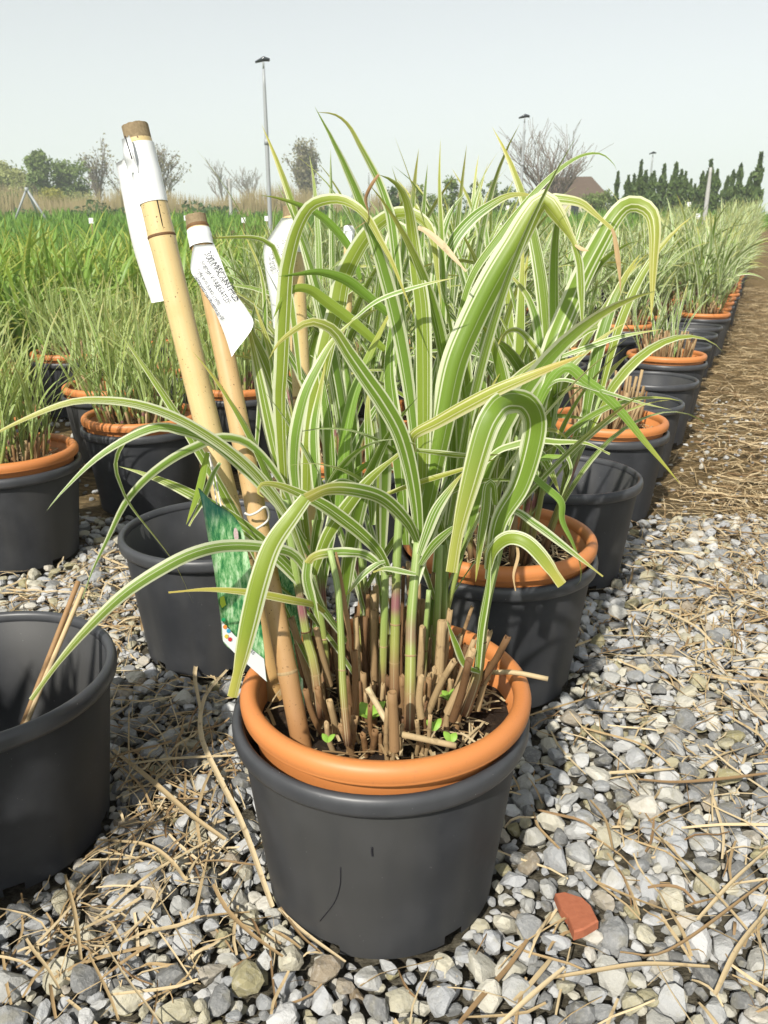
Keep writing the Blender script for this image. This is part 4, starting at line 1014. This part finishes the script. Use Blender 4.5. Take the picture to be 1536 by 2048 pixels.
# left: willows, shrubs and bare trees
leafy_tree(18, 322, 95, 62, 1, 'willow', 'pale yellow-green willow beside the dark tall bush', 3000)
leafy_tree(58, 340, 90, 60, 2, 'willow', 'rounded willow behind the metal tripod', 2600)
leafy_tree(92, 300, 50, 58, 3, 'green', 'dark green tall bush standing above the yellow shrub', 2600)
leafy_tree(148, 318, 80, 60, 4, 'green', 'broad green tree between dark bush and bare poplars', 2800)
leafy_tree(112, 378, 80, 50, 5, 'yellow', 'yellow flowering shrub at the field edge', 2000, cat='shrub', name='shrub')
leafy_tree(165, 385, 90, 52, 6, 'willow', 'low olive shrub right of the yellow one', 1800, cat='shrub', name='shrub')
leafy_tree(30, 385, 80, 48, 7, 'green', 'low green shrub beneath the willows', 1800, cat='shrub', name='shrub')
bare_tree(202, 272, 64, .35, 11, 'tall narrow bare tree left of the tallest cane', (9, 5, 4), buds=500)
bare_tree(262, 300, 70, .5, 12, 'bare tree partly hidden by the tallest cane', (8, 5, 4), buds=300)
bare_tree(330, 286, 66, .6, 13, 'wide bare tree just right of the tallest cane', (9, 6, 5), buds=700)
bare_tree(450, 318, 110, .5, 14, 'small hazy bare tree over the reeds, left of the tall pole', (7, 5, 4))
bare_tree(508, 330, 115, .5, 15, 'faint bare tree close beside the tall pole', (7, 5, 4))
bare_tree(615, 272, 75, .30, 16, 'oval budding poplar standing alone above the reeds', (22, 7, 5), buds=3600, name='poplar')
bare_tree(1098, 228, 42, .95, 17, 'large spreading bare tree beside the brown-roofed house', (15, 6, 5), up=1.0, trunk=.25)
for i, (px, yt) in enumerate([(785, 372), (835, 368), (900, 352), (948, 366), (985, 360), (1012, 372), (720, 384), (860, 385)]):
    leafy_tree(px, yt, 46, 38, 30 + i, 'green' if i % 3 else 'dark', 'young sapling in the tree row behind the field', 420, name='sapling', size=1.6, group='saplings behind the field')
# hedge and reeds
mb = MB()
x = rng.uniform(-17, 10, 9000); C = np.stack([x, 40 + rng.normal(0, .8, 9000), 1.28 + np.minimum(np.abs(rng.normal(0, .28, 9000)), .55) * (1 + .5 * np.sin(x * 1.3) + .3 * np.sin(x * 4.1))], 1)
V, F, pv = quads(C, .11); tag(build('hedge', V, F, fol['dark'], None, pv), 'low dark green hedge along the far edge of the field', 'hedge')
n = 9000; x = rng.uniform(-24, 2, n); y = 46 + rng.uniform(0, 5, n); h = rng.uniform(.9, 2.1, n) * (1 + .18 * np.sin(x * .8)); s = np.full(n, .035)
b = np.stack([x, y, np.full(n, 1.2)], 1); e = np.stack([s, 0 * s, 0 * s], 1); tp = b + np.stack([rng.normal(0, .15, n), rng.normal(0, .1, n), h], 1)
tag(build('reeds', np.stack([b - e, b + e, tp], 1).reshape(-1, 3), np.arange(3 * n).reshape(-1, 3), fol['reed'], None, np.stack([np.zeros(3 * n), np.zeros(3 * n), np.repeat(rng.random(n), 3)], 1)), 'tan band of dry reeds below the far trees', 'reeds', kind='stuff')
# cypress row on the right
def cypress(px, ytop, wpx, Y, seed, label, group=None, n=900):
    b = at(px, 440, Y); b[2] = float(gz(0, Y)) - .1; H = at(px, ytop, Y)[2] - b[2]; W = wpx / FPX * Y
    t = tag(empty('cypress', tuple(b)), label, 'tree', group); r = np.random.default_rng(seed)
    V, F, pv = tube([(0, 0, 0), (0, 0, H * .5), (0, 0, H * .96)], [W * .08, W * .05, W * .01], 6); build('trunk', V, F, M['bark'], t, pv)
    z = H * (.03 + .97 * r.random(n) ** .9); rad = W / 2 * np.clip(1 - (z / H) ** 2.2, .06, 1) * (.75 + .35 * np.sin(z / H * 19 + seed)) * np.sqrt(r.random(n)) ; a = r.uniform(0, 6.28, n)
    V, F, pv = quads(np.stack([rad * np.cos(a), rad * np.sin(a), z], 1), H * .045, 2.2); tag(build('crown', V, F, fol['cyp'], t, pv), kind='stuff')
GC = 'columnar cypresses in the nursery row'
for i, px in enumerate(range(1250, 1500, 9)):
    cypress(px + rng.normal(0, 3), 350 + rng.normal(0, 10) - (8 if i % 4 == 0 else 0), 32, 33 + rng.normal(0, 1.2), 200 + i, 'columnar dark green cypress in the dense nursery row', GC)
cypress(1228, 345, 15, 32, 301, 'slim cypress standing apart beside the house')
cypress(1504, 308, 30, 31, 302, 'tallest pointed cypress at the end of the row'); cypress(1272, 322, 13, 32, 303, 'thin pointed cypress top above the start of the row'); cypress(1408, 322, 13, 32, 304, 'thin pointed cypress beside the grey post')
for px in (1055, 1210, 1185): leafy_tree(px, 380, 50, 34, 400 + px, 'green', 'low shrub in front of the brown-roofed house', 700, cat='shrub', name='shrub', size=1.4, group='shrubs before the house')
# house
Yh = 48; hb = at(1148, 440, Yh); hb[2] = 1.25; t = tag(empty('house', tuple(hb)), 'cream house with a low brown hipped roof behind the bare tree', 'house')
def box(x0, x1, y0, y1, z0, z1):
    V = [(x, y, z) for z in (z0, z1) for y in (y0, y1) for x in (x0, x1)]
    return np.array(V, float), np.array([(0, 1, 5, 4), (1, 3, 7, 5), (3, 2, 6, 7), (2, 0, 4, 6), (4, 5, 7, 6), (0, 2, 3, 1)])
V, F = box(-1.6, 1.65, 0, 3.2, 0, 1.45); build('wall', V, F, M['wall'], t, smooth=False)
V = np.array([(-1.95, -.3, 1.4), (1.95, -.3, 1.4), (1.95, 3.5, 1.4), (-1.95, 3.5, 1.4), (-1.2, 1.3, 2.62), (1.1, 1.3, 2.66)]); build('roof', V, [np.array([(0, 1, 5, 4), (2, 3, 4, 5), (3, 2, 1, 0)]), np.array([(1, 2, 5), (3, 0, 4)])], M['roof'], t, smooth=False)
for x0 in (-1.1, 0, 1.0):
    V, F = box(x0 - .22, x0 + .22, -.02, .04, .45, 1.1); build('window', V, F, M['glass'], t, smooth=False)
# poles and posts
def pole(px, ytop, Y, rad, label, mat='metal', head=True, name='irrigation_pole', cat='pole'):
    b = at(px, 455, Y); b[2] = float(gz(0, Y)) - .05; H = at(px, ytop, Y)[2] - b[2]; t = tag(empty(name, tuple(b)), label, cat)
    V, F, pv = tube([(0, 0, 0), (0, 0, H * .62), (0, 0, H)], [rad, rad * .95, rad * .62], 10, 12); build('post', V, F, M[mat], t, pv)
    if head:
        V, F, pv = tube([(0, 0, H * .61), (0, 0, H * .64)], rad * 1.2, 10); build('joint', V, F, M['metal'], t, pv)
        V, F, pv = tube([(0, 0, H), (0, 0, H + .16)], rad * .45, 8); build('riser', V, F, M['metal'], t, pv)
        V, F, pv = tube([(-.16, 0, H + .12), (.02, 0, H + .18), (.13, 0, H + .16)], [.02, .05, .03], 8); build('sprinkler_head', V, F, M['glass'], t, pv)
pole(541, 138, 18, .045, 'tall grey irrigation pole with sprinkler head above the field')
pole(1038, 246, 24, .042, 'thin irrigation pole in front of the spreading bare tree')
pole(1291, 314, 38, .05, 'slim lamp-like pole rising behind the cypress row')
pole(464, 358, 30, .06, 'grey concrete post at the edge of the reeds', 'concrete', False, 'concrete_post', 'post')
pole(1407, 335, 24, .06, 'leaning grey post standing before the cypress row', 'concrete', False, 'concrete_post', 'post')
pole(738, 345, 45, .05, 'thin dark post behind the saplings', 'metal', False, 'fence_post', 'post')
b = at(54, 440, 27); b[2] = float(gz(0, 27)); t = tag(empty('metal_tripod', tuple(b)), 'grey metal tripod standing at the edge of the field', 'tripod'); ap = at(53, 378, 27) - b
for px, dy in ((24, 0), (102, -.1), (62, .9)):
    f = at(px, 440, 27) - b; f[2] = -.1; f[1] = dy; V, F, pv = tube([f, ap], .035, 8); build('leg', V, F, M['metal'], t, pv)
V, F, pv = tube([ap - (0, 0, .08), ap + (0, 0, .05)], .06, 8); build('apex_clamp', V, F, M['metal'], t, pv)
for px, py, Y in [(487, 436, 21), (533, 433, 22), (182, 437, 20), (372, 432, 22), (1015, 412, 24), (1004, 440, 20), (1378, 405, 24), (1300, 418, 24), (1314, 424, 23), (1396, 428, 20)]:
    b = at(px, py, Y); t = tag(empty('field_marker', (b[0], Y, float(gz(0, Y)) - .03)), 'small white paper marker on a stick out in the field', 'marker', 'paper markers in the field'); h = max(b[2] - t.location.z, .3)
    V, F, pv = tube([(0, 0, 0), (0, 0, h)], .012, 6); build('stick', V, F, M['stub'], t, pv); V, F = box(-.05, .05, -.018, -.013, h - .11, h + .01); build('paper', V, F, M['paper'], t, smooth=False)
# far hills
x = np.linspace(-1400, 1400, 90); ridge = 22 + 16 * np.sin(x * .004 + 1) + 9 * np.sin(x * .013) + rng.normal(0, 1.2, 90); ridge = np.maximum(ridge, 4)
V = np.vstack([np.stack([x, np.full(90, 900.), np.full(90, .5)], 1), np.stack([x, np.full(90, 1150.), ridge], 1), np.stack([x, np.full(90, 1500.), np.full(90, .5)], 1)]); i = np.arange(89)
tag(build('hills', V, [np.vstack([np.stack([i, i + 1, i + 91, i + 90], 1), np.stack([i + 90, i + 91, i + 181, i + 180], 1)])], M['hill']), kind='structure')
# haze
V, F = box(-2600, 2600, -70, 3100, -1.2, 62); hz = bpy.data.materials.new('haze_air'); hz.use_nodes = True; ht = hz.node_tree
ht.nodes.remove(ht.nodes['Principled BSDF']); pvn = ht.nodes.new('ShaderNodeVolumePrincipled'); pvn.inputs['Color'].default_value = (.90, .93, 1.0, 1); pvn.inputs['Density'].default_value = .0022
ht.links.new(pvn.outputs[0], ht.nodes['Material Output'].inputs['Volume'])
tag(build('haze', V, F, hz, smooth=False), kind='stuff')
bpy.context.view_layer.update()
